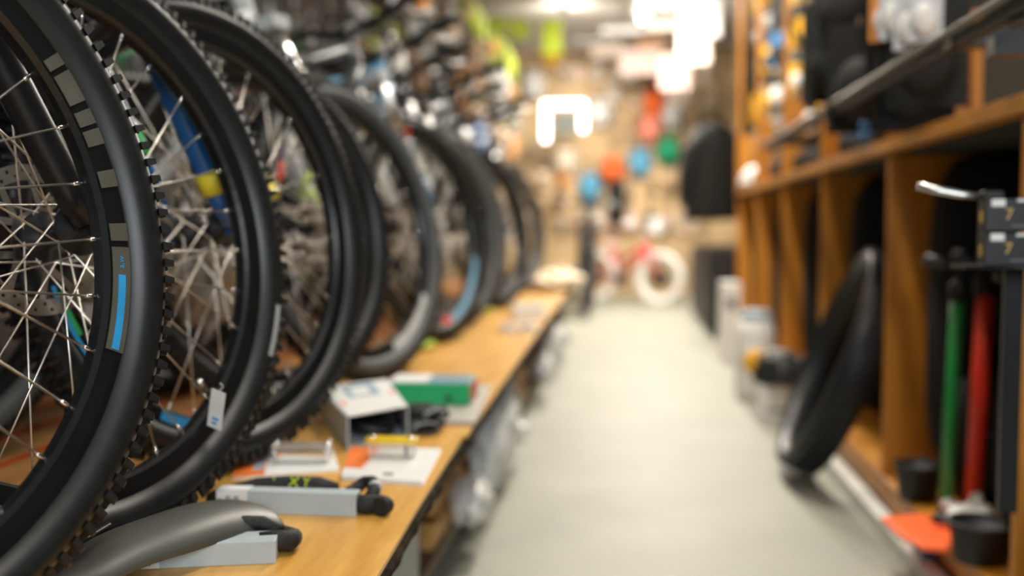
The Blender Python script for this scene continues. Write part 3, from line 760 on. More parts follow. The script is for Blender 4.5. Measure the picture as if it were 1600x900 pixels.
# ------------------------------------------------------------------ under the bench
LS = .086
def bin_(o, sx, sy, sz, m, label, rz=0):
    t = thing('storage_bin', label, 'bin', o, rz, 'storage bins under the bench')
    w_ = .005
    mb = MB().box((0, 0, w_/2), (sx, sy, w_)).box((-sx/2, 0, sz/2), (w_, sy, sz)).box((0, sy/2, sz/2), (sx, w_, sz)).box((0, -sy/2, sz/2), (sx, w_, sz)).box((sx/2, 0, sz*.42), (w_, sy, sz*.84))
    mb.obj('tub', m, t, bevel=.002)
    mb = MB()
    for (c, d) in (((0, sy/2, sz), (sx+.02, .014, .008)), ((0, -sy/2, sz), (sx+.02, .014, .008)), ((-sx/2, 0, sz), (.014, sy, .008)), ((sx/2+.004, 0, sz*.84), (.014, sy, .008))): mb.box(c, d)
    mb.obj('rim', m, t, bevel=.002)
M_gbin = mat('grey_plastic_bin', (.4, .41, .39), .5)
bin_(Vector((-.52, 1.50, LS)), .26, .22, .2, M_white, 'white plastic bin under the bench, nearest the camera')
bin_(Vector((-.53, 1.80, LS)), .26, .24, .19, M_gbin, 'grey plastic bin behind the white bin under the bench')
def crate(o, sx, sy, sz, label, rz=0):
    t = thing('wooden_crate', label, 'crate', o, rz, 'crates under the bench')
    for k in range(3):
        z = sz*(.17+.33*k)
        MB().box((sx/2, 0, z), (.01, sy, sz*.25)).box((-sx/2, 0, z), (.01, sy, sz*.25)).box((0, sy/2, z), (sx, .01, sz*.25)).box((0, -sy/2, z), (sx, .01, sz*.25)).obj('board', W_crate, t, bevel=.0015)
    MB().box((0, 0, .006), (sx, sy, .012)).obj('bottom', W_crate, t)
crate(Vector((-.55, 2.30, LS)), .28, .34, .2, 'orange wooden crate under the bench beside the white crumpled bags')
crate(Vector((-.55, 2.75, LS)), .28, .34, .25, 'taller orange wooden crate under the bench, second along')
crate(Vector((-.55, 3.9, LS)), .28, .5, .22, 'orange wooden crate under the bench, farthest along')
und = [((770, 700), 2.35, (.05, .09, .05)), ((790, 665), 2.62, (.05, .10, .06)), ((815, 632), 2.95, (.05, .12, .06)), ((822, 590), 3.2, (.05, .1, .05)), ((806, 562), 3.35, (.04, .09, .05)),
       ((860, 525), 4.6, (.06, .12, .06)), ((872, 500), 5.3, (.06, .12, .06)), ((884, 475), 6.0, (.06, .14, .07))]
for k, ((x, y), d, r) in enumerate(und):
    p = P(x, y, d); p.x = min(p.x, -.33)-.03; p.z = LS if k not in () else LS
    rz_ = (P(x, y, d).z-LS)/2+.03; rz_ = max(.03, min(rz_, .12))*[.45, .95, .85, .35, .75, .5, .8, .45][k]
    bag(p, (r[0], r[1], rz_), M_poly if k % 2 == 0 else mat('milky_plastic', (.62, .63, .62), .35), '%s white crumpled plastic bag along the front of the low shelf, counted from the camera' % ORD[k], seed=20+k, group='white bags on the low shelf', amp=.12)
t = thing('dark_carton', 'dark brown carton under the bench before the orange crates', 'box', (-.5, 2.02-.0, LS), 0)
t.location = (-.56, 2.06, LS)
MB().box((0, 0, .12), (.22, .1, .24)).obj('carton', mat('dark_brown_card', (.06, .045, .03), .7), t, bevel=.003); MB().box((.0, 0, .2405), (.22, .03, .001)).obj('tape', mat('beige_case', (.45, .42, .36), .5), t)

# ------------------------------------------------------------------ shelf unit on the right
W_cab = wood('orange_plywood', (.64, .26, .025), (.44, .16, .012), .5, axis=2)
W_cabh = wood('orange_plywood_long', (.60, .26, .03), (.42, .16, .015), .45, axis=1)
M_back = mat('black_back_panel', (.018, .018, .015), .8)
t = thing('shelf_unit', 'long orange plywood shelf unit along the right side of the aisle', 'shelf unit', (.69, 0, 0))
FX = .0
MB().box((.27, 3.925, 1.00), (.54, 5.46, .034)).obj('top_board', W_cabh, t, bevel=.002)
MB().box((.27, 3.925, .095), (.54, 5.46, .022)).obj('bottom_board', W_cabh, t, bevel=.002)
for i in range(6):
    y = 1.91+.945*i
    MB().box((.27, y, .539), (.53, .018, .864)).obj('divider', W_cab, t, bevel=.0012)
MB().box((.545, 3.925, .55), (.01, 5.46, 1.1)).obj('back_panel', M_back, t)
MB().box((.29, 3.925, .978), (.50, 5.46, .008)).obj('underside_panel', M_back, t)  # black sheet standing in for the shade beneath the top board
MB().box((.012, 3.925, .062), (.02, 5.46, .044)).obj('plinth', W_cabh, t)
# upper rack: posts, side panels, dark board
t = thing('display_rack', 'black backed display rack with orange posts above the shelf unit', 'display rack', (.69, 0, 1.018))
MB().box((.33, 4.8, .80), (.02, 3.7, 1.58)).obj('back_board', M_back, t)
for i in range(5):
    y = 2.85+.945*i
    MB().box((.012, y, .79), (.026, .022, 1.58)).obj('post', W_cab, t, bevel=.0015)
    MB().box((.11 if i == 0 else .06, y, .17), (.19 if i == 0 else .07, .014, .33)).obj('side_panel', W_cab, t)
MB().box((.215, 2.83, .16), (.025, .03, .33)).obj('rear_post', W_cab, t)
MB().box((.375, 2.86, .16), (.35, .014, .33)).obj('grey_panel', mat('brown_grey_panel', (.06, .05, .035), .8), t)
# hanging rail
t = thing('hanging_rail', 'long dark metal rail running above the shelf unit', 'rail', (.60, 0, 1.147))
MB().tube([(0, .9, 0), (0, 4.7, 0)], .0065, 14).obj('rail_tube', mat('worn_grey_steel', (.24, .22, .18), .45, .5), t)
MB().box((.012, 2.8, -.020), (.02, 3.8, .026)).obj('rail_underside', M_b2, t, bevel=.002)
for y in (2.04, 3.3, 4.4): MB().box((.11, y, -.012), (.22, .05, .035)).obj('bracket', M_blkm, t, bevel=.002)
t = thing('bracket_arm', 'short black arm with a pale tip at the top right corner', 'bracket', P(1575, 40, 1.75))
MB().tube([(0, 0, 0), (.14, -.1, .045)], .008, 10).obj('arm', M_alu, t); MB().box((.10, .02, -.03), (.24, .04, .03)).obj('plate', M_blkm, t)
# pumps
def pump(o, m, hgt, r, label, lean=0):
    t = thing('floor_pump', label, 'pump', o, 0, 'floor pumps in the shelf unit'); t.rotation_euler = (0, lean, 0)
    MB().tube([(0, 0, .03), (0, 0, hgt)], r, 16).obj('barrel', m, t)
    MB().lathe([(0, 0), (r*2.3, 0), (r*2.2, .014), (r*1.25, .034), (0, .036)], 20).obj('foot', M_blk, t)
    MB().lathe([(r*1.3, hgt-.02), (r*1.35, hgt+.015), (r*.4, hgt+.03), (0, hgt+.03)], 16).obj('cap', M_blk, t)
    MB().tube([(0, 0, hgt), (0, 0, hgt+.06)], .005, 8).tube([(-.075, 0, hgt+.07), (-.03, 0, hgt+.062), (.03, 0, hgt+.062), (.075, 0, hgt+.07)], .013, 10).obj('handle', M_blk, t)
    MB().tube([(0, r, .05), (.0, r+.04, .12), (0, r+.03, hgt*.6), (0, r+.01, hgt+.02)], .004, 6).obj('hose', M_blk, t)
    MB().lathe([(0, -.006), (.014, -.006), (.014, .004), (0, .004)], 16, ax='y', M=Matrix.Translation((0, -r-.002, .055))).obj('gauge', M_white, t)
pump(Vector((.712, 2.36, .107)), mat('grass_green_paint', (.01, .26, .05), .35), .53, .0135, 'bright green floor pump standing in the nearest open bay', .03)
pump(Vector((.795, 2.43, .107)), mat('signal_red_paint', (.85, .05, .02), .35), .54, .019, 'bright red floor pump standing right of the green pump', .03)
pump(Vector((.86, 2.30, .107)), mat('navy_paint', (.02, .04, .09), .4), .50, .014, 'dark navy floor pump right of the red pump', .0)
t = thing('mudguard', 'olive grey mudguard blade leaning beside the red pump', 'mudguard', (.80, 2.18, .107))
mb = MB(); vs = []
for i in range(14):
    q = i/13; z = .18+.38*q; wd = .012+.032*math.sin(PI*(.15+.7*q)); x = .06-.05*q+.035*q*q
    for k in range(7): a_ = math.radians(-70+140*k/6); vs.append((x+wd*math.sin(a_), -.02*math.cos(a_)-.04*q, z))
mb.add(vs, [(i*7+k, (i+1)*7+k, (i+1)*7+k+1, i*7+k+1) for i in range(13) for k in range(6)], smooth=True).obj('blade', mat('olive_grey_plastic', (.10, .09, .07), .45), t, solid=.002)
MB().tube([(.065, 0, 0), (.06, -.005, .2)], .005, 8).obj('stay', M_alu, t)
# leaning tyre
o = bpy.data.objects.new('spare_tyre', D_tyre); C.objects.link(o)
tag(o, 'black knobbly tyre leaning against the shelf unit with its foot on the floor', 'tyre')
al = math.radians(86); ln_ = math.radians(22)
u = Vector((math.cos(al), math.sin(al), 0)); nrm = Vector((math.sin(al), -math.cos(al), 0))
v = Vector((0, 0, 1))*math.cos(ln_)+nrm*math.sin(ln_); l = v.cross(u)
o.matrix_world = Matrix.Translation(Vector((.515, 3.25, .022))+v*.372) @ Matrix((u, l, v)).transposed().to_4x4() @ Matrix.Diagonal((1, 1.95, 1, 1))
# items at the foot of the shelf unit
def tub(o, r, h, m, label, cat='tub', rim=None, name='black_tub'):
    t = thing(name, label, cat, o, 0)
    MB().lathe([(0, 0), (r*.8, 0), (r, h), (r*1.04, h), (r*1.04, h*.96), (r*.84, .004), (0, .004)][:4]+[(r*.95, h), (r*.76, .006), (0, .006)], 28).obj('bowl', m, t)
    MB().lathe([(r*.94, h-.004), (r*1.07, h-.004), (r*1.07, h+.006), (r*.94, h+.006)], 28, closed=True).obj('rim', rim or m, t)
SB = .107
tub(Vector((.72, 2.60, SB)), .055, .085, M_b2, 'small black cup at the foot of the bay behind the white cloth')
tub(Vector((.715, 2.13, SB)), .062, .075, M_b2, 'black bowl on the orange strip, in front of the white cloth')
tub(Vector((.815, 2.13, SB)), .055, .13, M_b2, 'black pot with a grey lid below the red pump', rim=M_print)
bag(Vector((.755, 2.36-.06, SB)), (.055, .05, .035), M_white, 'crumpled white cloth with a red end between the black bowls', 'cloth', seed=5, name='crumpled_cloth')
ps = [PZ(x, y, .112) for x, y in ((1376, 812), (1440, 806), (1492, 820), (1484, 862), (1440, 858), (1404, 838))]
oo = ps[0].copy(); oo.z = .107
t = thing('orange_glove', 'flat bright orange strip of fabric on the shelf edge below the black bowl', 'fabric', oo)
MB().prism([(p.x-oo.x, p.y-oo.y) for p in ps][::-1], 0, .012).obj('fabric', mat('fluorescent_orange', (1, .13, .01), .5, var=.05), t, bevel=.003)
MB().box((.12, -.08, .014), (.05, .01, .003)).obj('seam', M_red, t)
t = tag(MB().box((0, 0, .012), (.03, .07, .024)).obj('blue_block', mat('deep_blue_plastic', (.01, .12, .3), .4), bevel=.003), 'small blue block on the white floor trim at the bottom right', 'block')
t.location = (.672, 2.43-.07, .0405); t.rotation_euler = (0, 0, .05)
def pouch(o, r, m, label, rz=0, m2=None, name='black_pouch', cat='bag', group=None):
    t = thing(name, label, cat, o, rz, group)
    mb = MB(); mb.ell((0, 0, r[2]), r, 20, 12, fn=lambda d, q, th: (1/max(abs(d.x)**3.5+abs(d.y)**3.5+abs(d.z)**3.5, .05))**(1/3.5)*(1+.03*math.sin(4*q)))
    mb.obj('pouch_body', m, t)
    MB().tube([(-r[0]*.5, 0, 2*r[2]*.98), (-r[0]*.3, 0, 2*r[2]+.03), (r[0]*.3, 0, 2*r[2]+.03), (r[0]*.5, 0, 2*r[2]*.98)], .005, 8).obj('strap', m2 or m, t)
    MB().box((0, -r[1]*1.0, r[2]*1.1), (r[0]*1.2, .004, .008)).obj('zip', m2 or M_print, t)
    return t
pouch(Vector((.86, 2.08, SB)), (.06, .05, .11), M_dark, 'black fabric pouch in the lower right corner of the nearest bay')
pouch(Vector((.80, 1.66, 0.0)), (.10, .10, .19), M_dark, 'large black bag on the floor at the bottom right corner')
pouch(Vector((.90, 2.62, SB)), (.10, .09, .16), M_dark, 'black fabric bag deep inside the nearest open bay behind the pumps')
pouch(Vector((.90, 2.62-.22, SB+.0)), (.001+.07, .05, .20), M_dark, 'tall black bag behind the red pump')
bag(Vector((.795, 1.76, .385)), (.035, .04, .05), mat('silver_foil', (.5, .5, .5), .15, .9), 'shiny silver foil pack on top of the large black bag', seed=9, name='foil_pack')
t = tag(MB().ell((0, 0, .025), (.028, .028, .025), 16, 10).tube([(0, 0, .048), (0, 0, .056)], .008, 10).obj('red_light', M_red), 'small red bulb light resting on the large black bag at the right edge', 'light'); t.location = (.735, 1.62, .37)
# two black boxes marked 7 on a wall bracket
bo = P(1545, 412, 1.62)
t0 = thing('box_holder', 'black wire holder carrying the two boxes marked 7', 'holder', bo+Vector((.07, .05, -.006)))
MB().box((0, 0, 0), (.2, .08, .006)).box((0, .045, -.2), (.03, .008, .4)).obj('shelf_plate', M_blkm, t0)
MB().tube([(-.1, -.04, .0), (.1, -.04, .0)], .003, 6).obj('front_wire', M_blkm, t0)
for k in range(2):
    t = thing('black_box', ['lower black box marked 7 in gold with a pale top stripe', 'upper black box marked 7 in gold under the silver lever'][k], 'box', bo+Vector((0, 0, -.003+.052*k)), 0, 'black boxes marked 7')
    MB().box((.07, .0225, .0245), (.15, .036, .049)).obj('carton', M_blk, t, bevel=.001)
    MB().box((.013, .0043, .043), (.020, .0012, .011)).box((.04+.045, .0043, .0465), (.09, .0012, .004)).obj('pale_stripe', M_wcard, t)
    MB().box((.105, .0038, .0465), (.06, .0012, .0045)).obj('yellow_stripe', M_yel, t)
    M = Matrix.Rotation(PI/2, 4, 'X'); M.translation = (.029, .0042, .025)
    text_mesh('7', .024, 'number', mat('gold_print', (.65, .42, .1), .5), t, M)
    MB().box((.045, .0043, .008), (.025, .001, .003)).box((.10, .0043, .028), (.02, .001, .004)).obj('printed_line', M_print, t)
    MB().box((0-.0056, .022, .022), (.001, .012, .018)).obj('end_mark', mat('gold_print', (.65, .42, .1), .5), t)
t = thing('brake_lever', 'silver brake lever pointing left from the upper black box', 'lever', bo+Vector((0, .03, .101)))
MB().tube([(0, .0, .0), (-.03, .005, .004), (-.06, .008, .01), (-.095, .01, .018)], [.005, .006, .0065, .006], 10).obj('lever_blade', M_alu, t)
MB().box((.012, .0, .004), (.03, .02, .012)).obj('clamp', M_blkm, t, bevel=.002)
# white and yellow things by the shelf foot
t = thing('white_canister', 'white canister with a pale blue lid standing by the shelf unit', 'canister', (.585, 4.75, 0))
MB().lathe([(0, 0), (.085, 0), (.09, .02), (.088, .3), (.07, .36), (0, .365)], 28).obj('body', M_white, t)
MB().lathe([(.066, .355), (.07, .36), (.068, .40), (0, .405)], 24).obj('lid', mat('pale_blue_plastic', (.35, .45, .5), .4), t)
t = thing('tall_white_box', 'tall narrow white box standing by the shelf unit beyond the canister', 'box', (.60, 6.1, 0))
MB().box((0, 0, .23), (.11, .2, .46)).obj('box_body', M_white, t, bevel=.005); MB().box((0, -.101, .34), (.06, .002, .06)).obj('label_patch', M_print, t)
t = thing('white_crate', 'low white box on the floor beside the leaning tyre', 'box', (.60, 4.22, 0))
MB().box((0, 0, .075), (.15, .16, .15)).obj('box_body', M_white, t, bevel=.006); MB().box((0, -.081, .05), (.09, .003, .012)).obj('handle_slot', M_print, t)
def dome(d, q, th): return 1+.05*math.cos(6*q)*math.sin(th)
HEL = {}
def helmet(o, m, label, rz=0, sc=1, tilt=0, group='helmets'):
    t = thing('helmet', label, 'helmet', o, rz, group); t.rotation_euler = (tilt, 0, rz)
    if m.name not in HEL:
        a_ = MB(); a_.ell((0, 0, 0), (.105, .135, .12), 36, 12, half=True, fn=dome)
        a_ = a_.data('shell', [m])
        HEL[m.name] = a_
    sh = link('shell', HEL[m.name], t); sh.scale = (sc, sc, sc)
    if 'vents' not in HEL:
        HEL['vents'] = MB().ell((0, 0, 0), (.011, .034, .006), 12, 6).data('vent', [M_blk])
        HEL['lin'] = MB().lathe([(.100, -.012), (.108, -.008), (.104, .012), (.090, .01)], 28, closed=True, M=Matrix.Diagonal((1, 1.27, 1, 1))).data('edge_trim', [M_blk])
    for k in range(6):
        x = -.06+.06*(k % 3); y = -.05+.1*(k//3)
        link('vent', HEL['vents'], sh, (x, y, .12*math.sqrt(max(.05, 1-(x/.105)**2-(y/.135)**2))-.001))
    link('edge_trim', HEL['lin'], sh)
    return t
helmet(Vector((.62, 4.22, .168)), M_b2, 'black helmet with an orange yellow side lying on the low white box', .3)
tag(MB().lathe([(0, 0), (.05, 0), (.055, .02), (.05, .05), (0, .055)], 24, ax='y').obj('yellow_cap', mat('orange_yellow_plastic', (.95, .45, .01), .4)), 'orange yellow cap leaning on the canister beside the black helmet', 'cap').location = (.535, 4.28, .222)
helmet(Vector((.78, 6.35, 1.032)), M_white, 'white helmet on top of the shelf unit at its far part', .2)
# stock on the shelf top and in the bays (dark bulky bags)
kk = 0
for i in range(5):
    y = 2.855+.945*i-.13
    t = thing('garment_bag', '%s tall black garment bag hanging in the shelf unit bays, counted from the camera' % ORD[i], 'garment bag', (.985, y, .14), 0, 'garment bags in the bays')
    MB().ell((0, 0, .41), (.21, .055, .41), 24, 14, fn=lambda d, q, th: (1/max(abs(d.x)**5+abs(d.y)**5+abs(d.z)**5, .02))**(1/5)*(1+.02*math.sin(7*q))).obj('bag_body', M_dark, t)
    MB().tube([(0, 0, .80), (0, 0, .838)], .004, 6).obj('hook', M_blkm, t)
    MB().box((0, -.053, .45), (.006, .004, .6)).obj('zip', M_print, t)
bay_m = [M_dark, mat('charcoal_cloth', (.05, .05, .045), .8), mat('dark_navy_cloth', (.02, .025, .04), .8)]
for i in range(1, 5):
    y = 1.91+.945*i+.5
    for z_, lv in ((SB, 'standing on the bottom board'),):
        for j in range(2):
            pouch(Vector((.93+.08*(j % 2), y-.2+.38*j, z_)), (.13, .13, (.22, .28, .2)[(i+j) % 3]), bay_m[(i+j) % 3], '%s dark bag along the bays of the shelf unit, counted from the camera' % ORD[kk], group='dark bags in the bays'); kk += 1
for i in range(5):
    y = 2.95+.75*i
    pouch(Vector((.80, y+.22, 1.0175)), (.07, .16, .045+.012*(i % 2)), [M_dark, bay_m[2], M_dark][i % 3], '%s flat dark pouch on top of the shelf unit, counted from the camera' % ORD[i], group='pouches on the shelf top')
pouch(P(1350, 212, 3.0)-Vector((0, 0, .02)), (.02, .03, .014), mat('deep_blue_plastic', (.01, .12, .3), .4), 'small blue pouch at the front edge of the shelf top', name='blue_pouch')

# ------------------------------------------------------------------ hanging packs
PAL = {'black': (.011, .012, .011), 'charcoal': (.07, .07, .065), 'yellow': (.95, .52, .02), 'white': (.8, .78, .74), 'grey': (.35, .36, .35), 'tan': (.5, .33, .18), 'brown': (.22, .12, .05),
       'orange': (.85, .3, .04), 'blue': (.05, .2, .42), 'red': (.65, .07, .04), 'green': (.05, .28, .12), 'lime': (.45, .55, .04), 'pink': (.85, .55, .48), 'cream': (.85, .72, .55), 'silver': (.6, .62, .63), 'sky blue': (.3, .55, .7)}
PM = {k: mat('pack_'+k.replace(' ', '_'), c, .8 if k in ('black', 'charcoal') else .45, var=.1) for k, c in PAL.items()}
PK = {}
def pdata(kind, col, acc):
    key = (kind, col, acc)
    if key in PK: return PK[key]
    m, m2 = PM[col], PM[acc]; parts = []
    if kind == 'pack':
        parts = [('card', MB().box((0, 0, -.09), (.10, .003, .17)).data('card', [m])), ('blister', MB().ell((0, -.018, -.11), (.038, .02, .05), 14, 8).data('blister', [m2])), ('hook', MB().tube([(0, .11, -.012), (0, -.03, -.012), (0, -.036, -.004)], .003, 6).data('hook', [M_chrome]))]
    elif kind == 'bottle':
        parts = [('body', MB().lathe([(0, -.17), (.036, -.17), (.038, -.15), (.038, -.09), (.032, -.08), (.037, -.07), (.036, -.035), (.02, -.02), (0, -.02)], 20).data('body', [m])), ('cap', MB().lathe([(.022, -.022), (.021, -.006), (.01, -.002), (.009, .012), (0, .012)], 16).data('cap', [m2])), ('cage', MB().lathe([(.040, -.12), (.042, -.12), (.042, -.112), (.040, -.112)], 20, closed=True).tube([(0, .04, -.116), (0, .11, -.116)], .004, 6).data('cage', [M_blkm]))]
    elif kind == 'coil':
        pts = [(math.cos(2*PI*j/28)*.085, .006*math.sin(2*PI*j/7), -.1+math.sin(2*PI*j/28)*.095) for j in range(28)]
        parts = [('coil', MB().tube(pts, .014, 8, closed=True).data('coil', [m])), ('tie', MB().tube([(-.03, 0, -.19), (.03, 0, -.195)], .019, 10).data('tie', [m2])), ('hook', MB().tube([(0, .11, -.025), (0, -.02, -.025), (0, -.026, -.015)], .004, 6).data('hook', [M_chrome]))]
    elif kind == 'pouch':
        parts = [('pouch_body', MB().ell((0, -.02, -.1), (.065, .035, .085), 18, 10, fn=lambda d, q, th: (1/max(abs(d.x)**3+abs(d.y)**3+abs(d.z)**3, .05))**(1/3)).data('pouch_body', [m])), ('zip', MB().box((0, -.056, -.08), (.08, .004, .008)).data('zip', [m2])), ('hook', MB().tube([(0, .11, -.01), (0, -.02, -.01), (0, -.02, 0)], .003, 6).data('hook', [M_chrome]))]
    elif kind == 'tool':
        parts = [('shaft', MB().tube([(0, 0, -.02), (0, 0, -.2)], .007, 8).lathe([(0, -.225), (.024, -.222), (.024, -.2), (0, -.198)], 12).data('shaft', [M_alu])), ('grip', MB().tube([(0, 0, .0), (0, 0, -.09)], [.014, .017], 10).data('grip', [m])), ('hook', MB().tube([(0, .11, -.1), (0, -.022, -.1), (0, -.022, -.09)], .003, 6).data('hook', [M_chrome]))]
    PK[key] = parts; return parts
NAMES = {'pack': ('hanging_pack', 'card pack'), 'bottle': ('water_bottle', 'water bottle'), 'coil': ('coiled_tube', 'coiled tube'), 'pouch': ('saddle_bag', 'saddle bag'), 'tool': ('hand_tool', 'hand tool')}
def hang(kind, col, acc, loc, rz, sc, where, group):
    nm, wd = NAMES[kind]
    t = thing(nm, '%s %s %s' % (col, wd, where), wd, loc, rz, group); t.scale = (sc, sc, sc)
    for n, dta in pdata(kind, col, acc): link(n, dta, t)
rnd = random.Random(5)
kinds = ['pack', 'pack', 'bottle', 'coil', 'pouch', 'tool']
lc = ['charcoal', 'black', 'black', 'grey', 'white', 'charcoal', 'tan', 'brown', 'silver', 'black', 'charcoal', 'brown', 'black', 'brown', 'charcoal', 'grey', 'black', 'grey', 'orange', 'green']
# left wall: six rows of pegs
for c in range(20):
    for r in range(6):
        y = 3.6+.40*c; z = 1.32+.235*r
        if z > 2.66: continue
        col = rnd.choice(lc); acc = rnd.choice(lc+['white']); kd = rnd.choice(kinds)
        if c in (11, 12, 13) and r in (4, 5): col = 'lime'
        if c in (3, 4) and r in (2, 3): col = 'blue'
        hang(kd, col, acc, (-1.99, y+rnd.uniform(-.05, .05), z), PI/2*.8, 1.15, 'on left wall, %s peg row up, %s peg column from the camera' % (ORD[r], ORD[c]), 'stock hanging on the left wall')
# back wall
bc_ = ['tan', 'cream', 'white', 'brown', 'black', 'pink', 'orange', 'charcoal', 'cream', 'tan', 'grey', 'tan', 'brown']
HX = [(1022, 158, 'orange'), (1016, 203, 'pink'), (1044, 236, 'green'), (1000, 256, 'sky blue'), (957, 268, 'orange'), (921, 294, 'sky blue'), (885, 254, 'cream'), (833, 130, 'white'), (862, 78, 'yellow'), (1052, 180, 'white'), (938, 175, 'white')]
for c in range(15):
    for r in range(8):
        X = -1.9+.195*c; z = .95+.235*r
        px = 980+X*1600/11.6; py = 355-(z-.1-.78)*1600/11.6
        if any(abs(px-h[0]) < 24 and abs(py-h[1]) < 24 for h in HX) or (825 < px < 935 and 140 < py < 235): continue
        if z < 1.3 and X > -.3 and False: continue
        col = rnd.choice(bc_ if r < 6 else ['cream', 'white', 'pink', 'white', 'tan']); acc = rnd.choice(bc_)
        if r >= 5 and X < -1.2: col = 'lime' if rnd.random() < .6 else 'yellow'
        hang(rnd.choice(kinds), col, acc, (X+rnd.uniform(-.03, .03), 11.58, z), 0, 1.1, 'on back wall, %s peg row up, %s peg column from the left' % (ORD[r], ORD[c]), 'stock hanging on the back wall')
for k, (x, y, col) in enumerate(HX):
    p = P(x, y, 11.68)
    m = {'orange': mat('shiny_orange_shell', (.95, .16, .02), .3), 'green': mat('shiny_green_shell', (.0, .3, .13), .3), 'sky blue': mat('shiny_sky_blue_shell', (.12, .42, .65), .3), 'pink': mat('shiny_salmon_shell', (.95, .3, .2), .3)}.get(col, PM[col])
    w_ = ['below the bright top packs, right of centre', 'just under the upper orange helmet', 'right of the sky blue one', 'between the orange and green ones', 'left of the sky blue one', 'lowest and leftmost of the coloured ones', 'below the lit frame', 'left above the lit frame', 'under the lime packs', 'beside the upper orange helmet', 'just right of the lit frame'][k]
    h = helmet(p, m, '%s helmet on back wall %s' % (col, w_), 0, 1.35, PI/2, 'helmets on the back wall')
# wire grid above the handlebars, hung from the ceiling
t = thing('wire_grid', 'black wire grid hung from the ceiling above the handlebars', 'display grid', (-1.18, 0, 0))
mb = MB()
for z in (1.7, 1.95, 2.2, 2.45): mb.tube([(0, 4.2, z), (0, 10.6, z)], .005, 6)
mb.obj('long_wires', M_blkm, t, 0)
for k in range(9): MB().tube([(0, 4.2+.8*k, 1.6), (0, 4.2+.8*k, 2.75)], .006, 6).obj('drop_wire', M_blkm, t)
gc = ['charcoal', 'black', 'grey', 'brown', 'silver', 'tan', 'black', 'charcoal', 'brown', 'brown', 'tan', 'charcoal', 'black', 'grey', 'charcoal', 'white', 'brown', 'black', 'orange']
for c in range(18):
    for r in range(4):
        y = 4.3+.35*c; z = 1.70+.25*r
        col = rnd.choice(gc); acc = rnd.choice(gc)
        if c >= 9 and r == 3: col = 'lime'
        if c == 17 and r == 2: col = 'yellow'
        hang(rnd.choice(kinds), col, acc, (-1.165, y+rnd.uniform(-.04, .04), z), .5, 1.15, 'on wire grid over the bicycles, %s row up, %s from the camera' % (ORD[r], ORD[c]), 'stock on the wire grid')
# pale paper signs hung from the ceiling near the back
SG = [(778, 40, 8.4, .18, .12, 'lime'), (812, 46, 8.6, .15, .16, 'lime'), (862, 58, 8.9, .17, .30, 'lime'), (822, 2, 9.6, .5, .2, 'cream'), (905, 8, 10.6, .62, .3, 'white'), (985, 22, 10.3, .56, .36, 'white'), (1045, 18, 10.0, .4, .34, 'cream'), (925, 52, 10.9, .34, .18, 'white'), (1085, 60, 9.6, .28, .45, 'cream'),
      (1000, 96, 10.8, .42, .26, 'pink'), (1055, 112, 10.4, .3, .34, 'pink'), (948, 76, 11.1, .34, .2, 'cream'), (1018, 62, 10.9, .3, .2, 'apricot'), (1108, 20, 9.2, .2, .4, 'white'), (1062, 150, 10.9, .26, .2, 'cream')]
for k, (x, y, d, w_, h_, cl) in enumerate(SG):
    p = P(x, y, d)
    t = thing('paper_sign', '%s paper sign near the back wall, %s from the left among the hanging signs' % (cl, ORD[sorted(q[0] for q in SG).index(x)]), 'sign', p, 0, 'pale paper signs')
    MB().box((0, 0, 0), (w_, .006, h_)).obj('sheet', {'white': mat('bright_white_paper', (.85, .83, .8), .7, var=.02), 'cream': mat('cream_sheet', (.78, .66, .55), .7, var=.05), 'pink': mat('blush_sheet', (.75, .55, .48), .7, var=.06), 'lime': PM['lime'], 'apricot': mat('apricot_sheet', (.8, .45, .25), .7)}[cl], t)
    for s_ in (-1, 1): MB().tube([(s_*w_*.4, 0, h_/2), (s_*w_*.4, 0, 2.75-p.z)], .002, 5).obj('cord', M_white, t)
# fill spotlights, added to brighten the back wall and the paper signs
for k, (sx, tx) in enumerate(((-.55, -.5), (.35, .35))):
    t = thing('spotlight', ['white ceiling spotlight aimed at the left half of the back wall', 'white ceiling spotlight aimed at the right half of the back wall'][k], 'spotlight', (sx, 8.9, 2.75), 0, 'spotlights at the far end')
    MB().tube([(0, 0, 0), (0, 0, -.08)], .01, 8).box((0, 0, -.004), (.08, .08, .008)).tube([(0, -.05, -.065), (0, .06, -.11)], .035, 16).obj('lamp_body', M_white, t)
    l = area((sx, 9.0, 2.62), (tx, 11.5, 2.15), .09, .09, 15, (1, .92, .84)); l.name = 'lamp_glow'; l.data.shape = 'DISK'
    l.parent = t; l.matrix_parent_inverse = Matrix.Translation((sx, 8.9, 2.75)).inverted()
# lit sign frame
p = P(881, 190, 11.3)
t = thing('lit_frame', 'bright white lit frame around a grey panel on the back wall', 'lit sign', p)
M_glow = mat('lit_white_acrylic', (1, .98, .94), emit=6)
MB().box((-.20, 0, -.03), (.06, .06, .36)).box((.21, 0, .03), (.06, .06, .26)).box((0, 0, .19), (.46, .06, .05)).obj('lit_border', M_glow, t, bevel=.01)
MB().box((.015, .02, -.02), (.26, .06, .25)).obj('grey_panel', mat('grey_panel', (.22, .23, .2), .6), t)
MB().box((0, .2, 0), (.06, .35, .06)).obj('wall_arm', M_blkm, t)
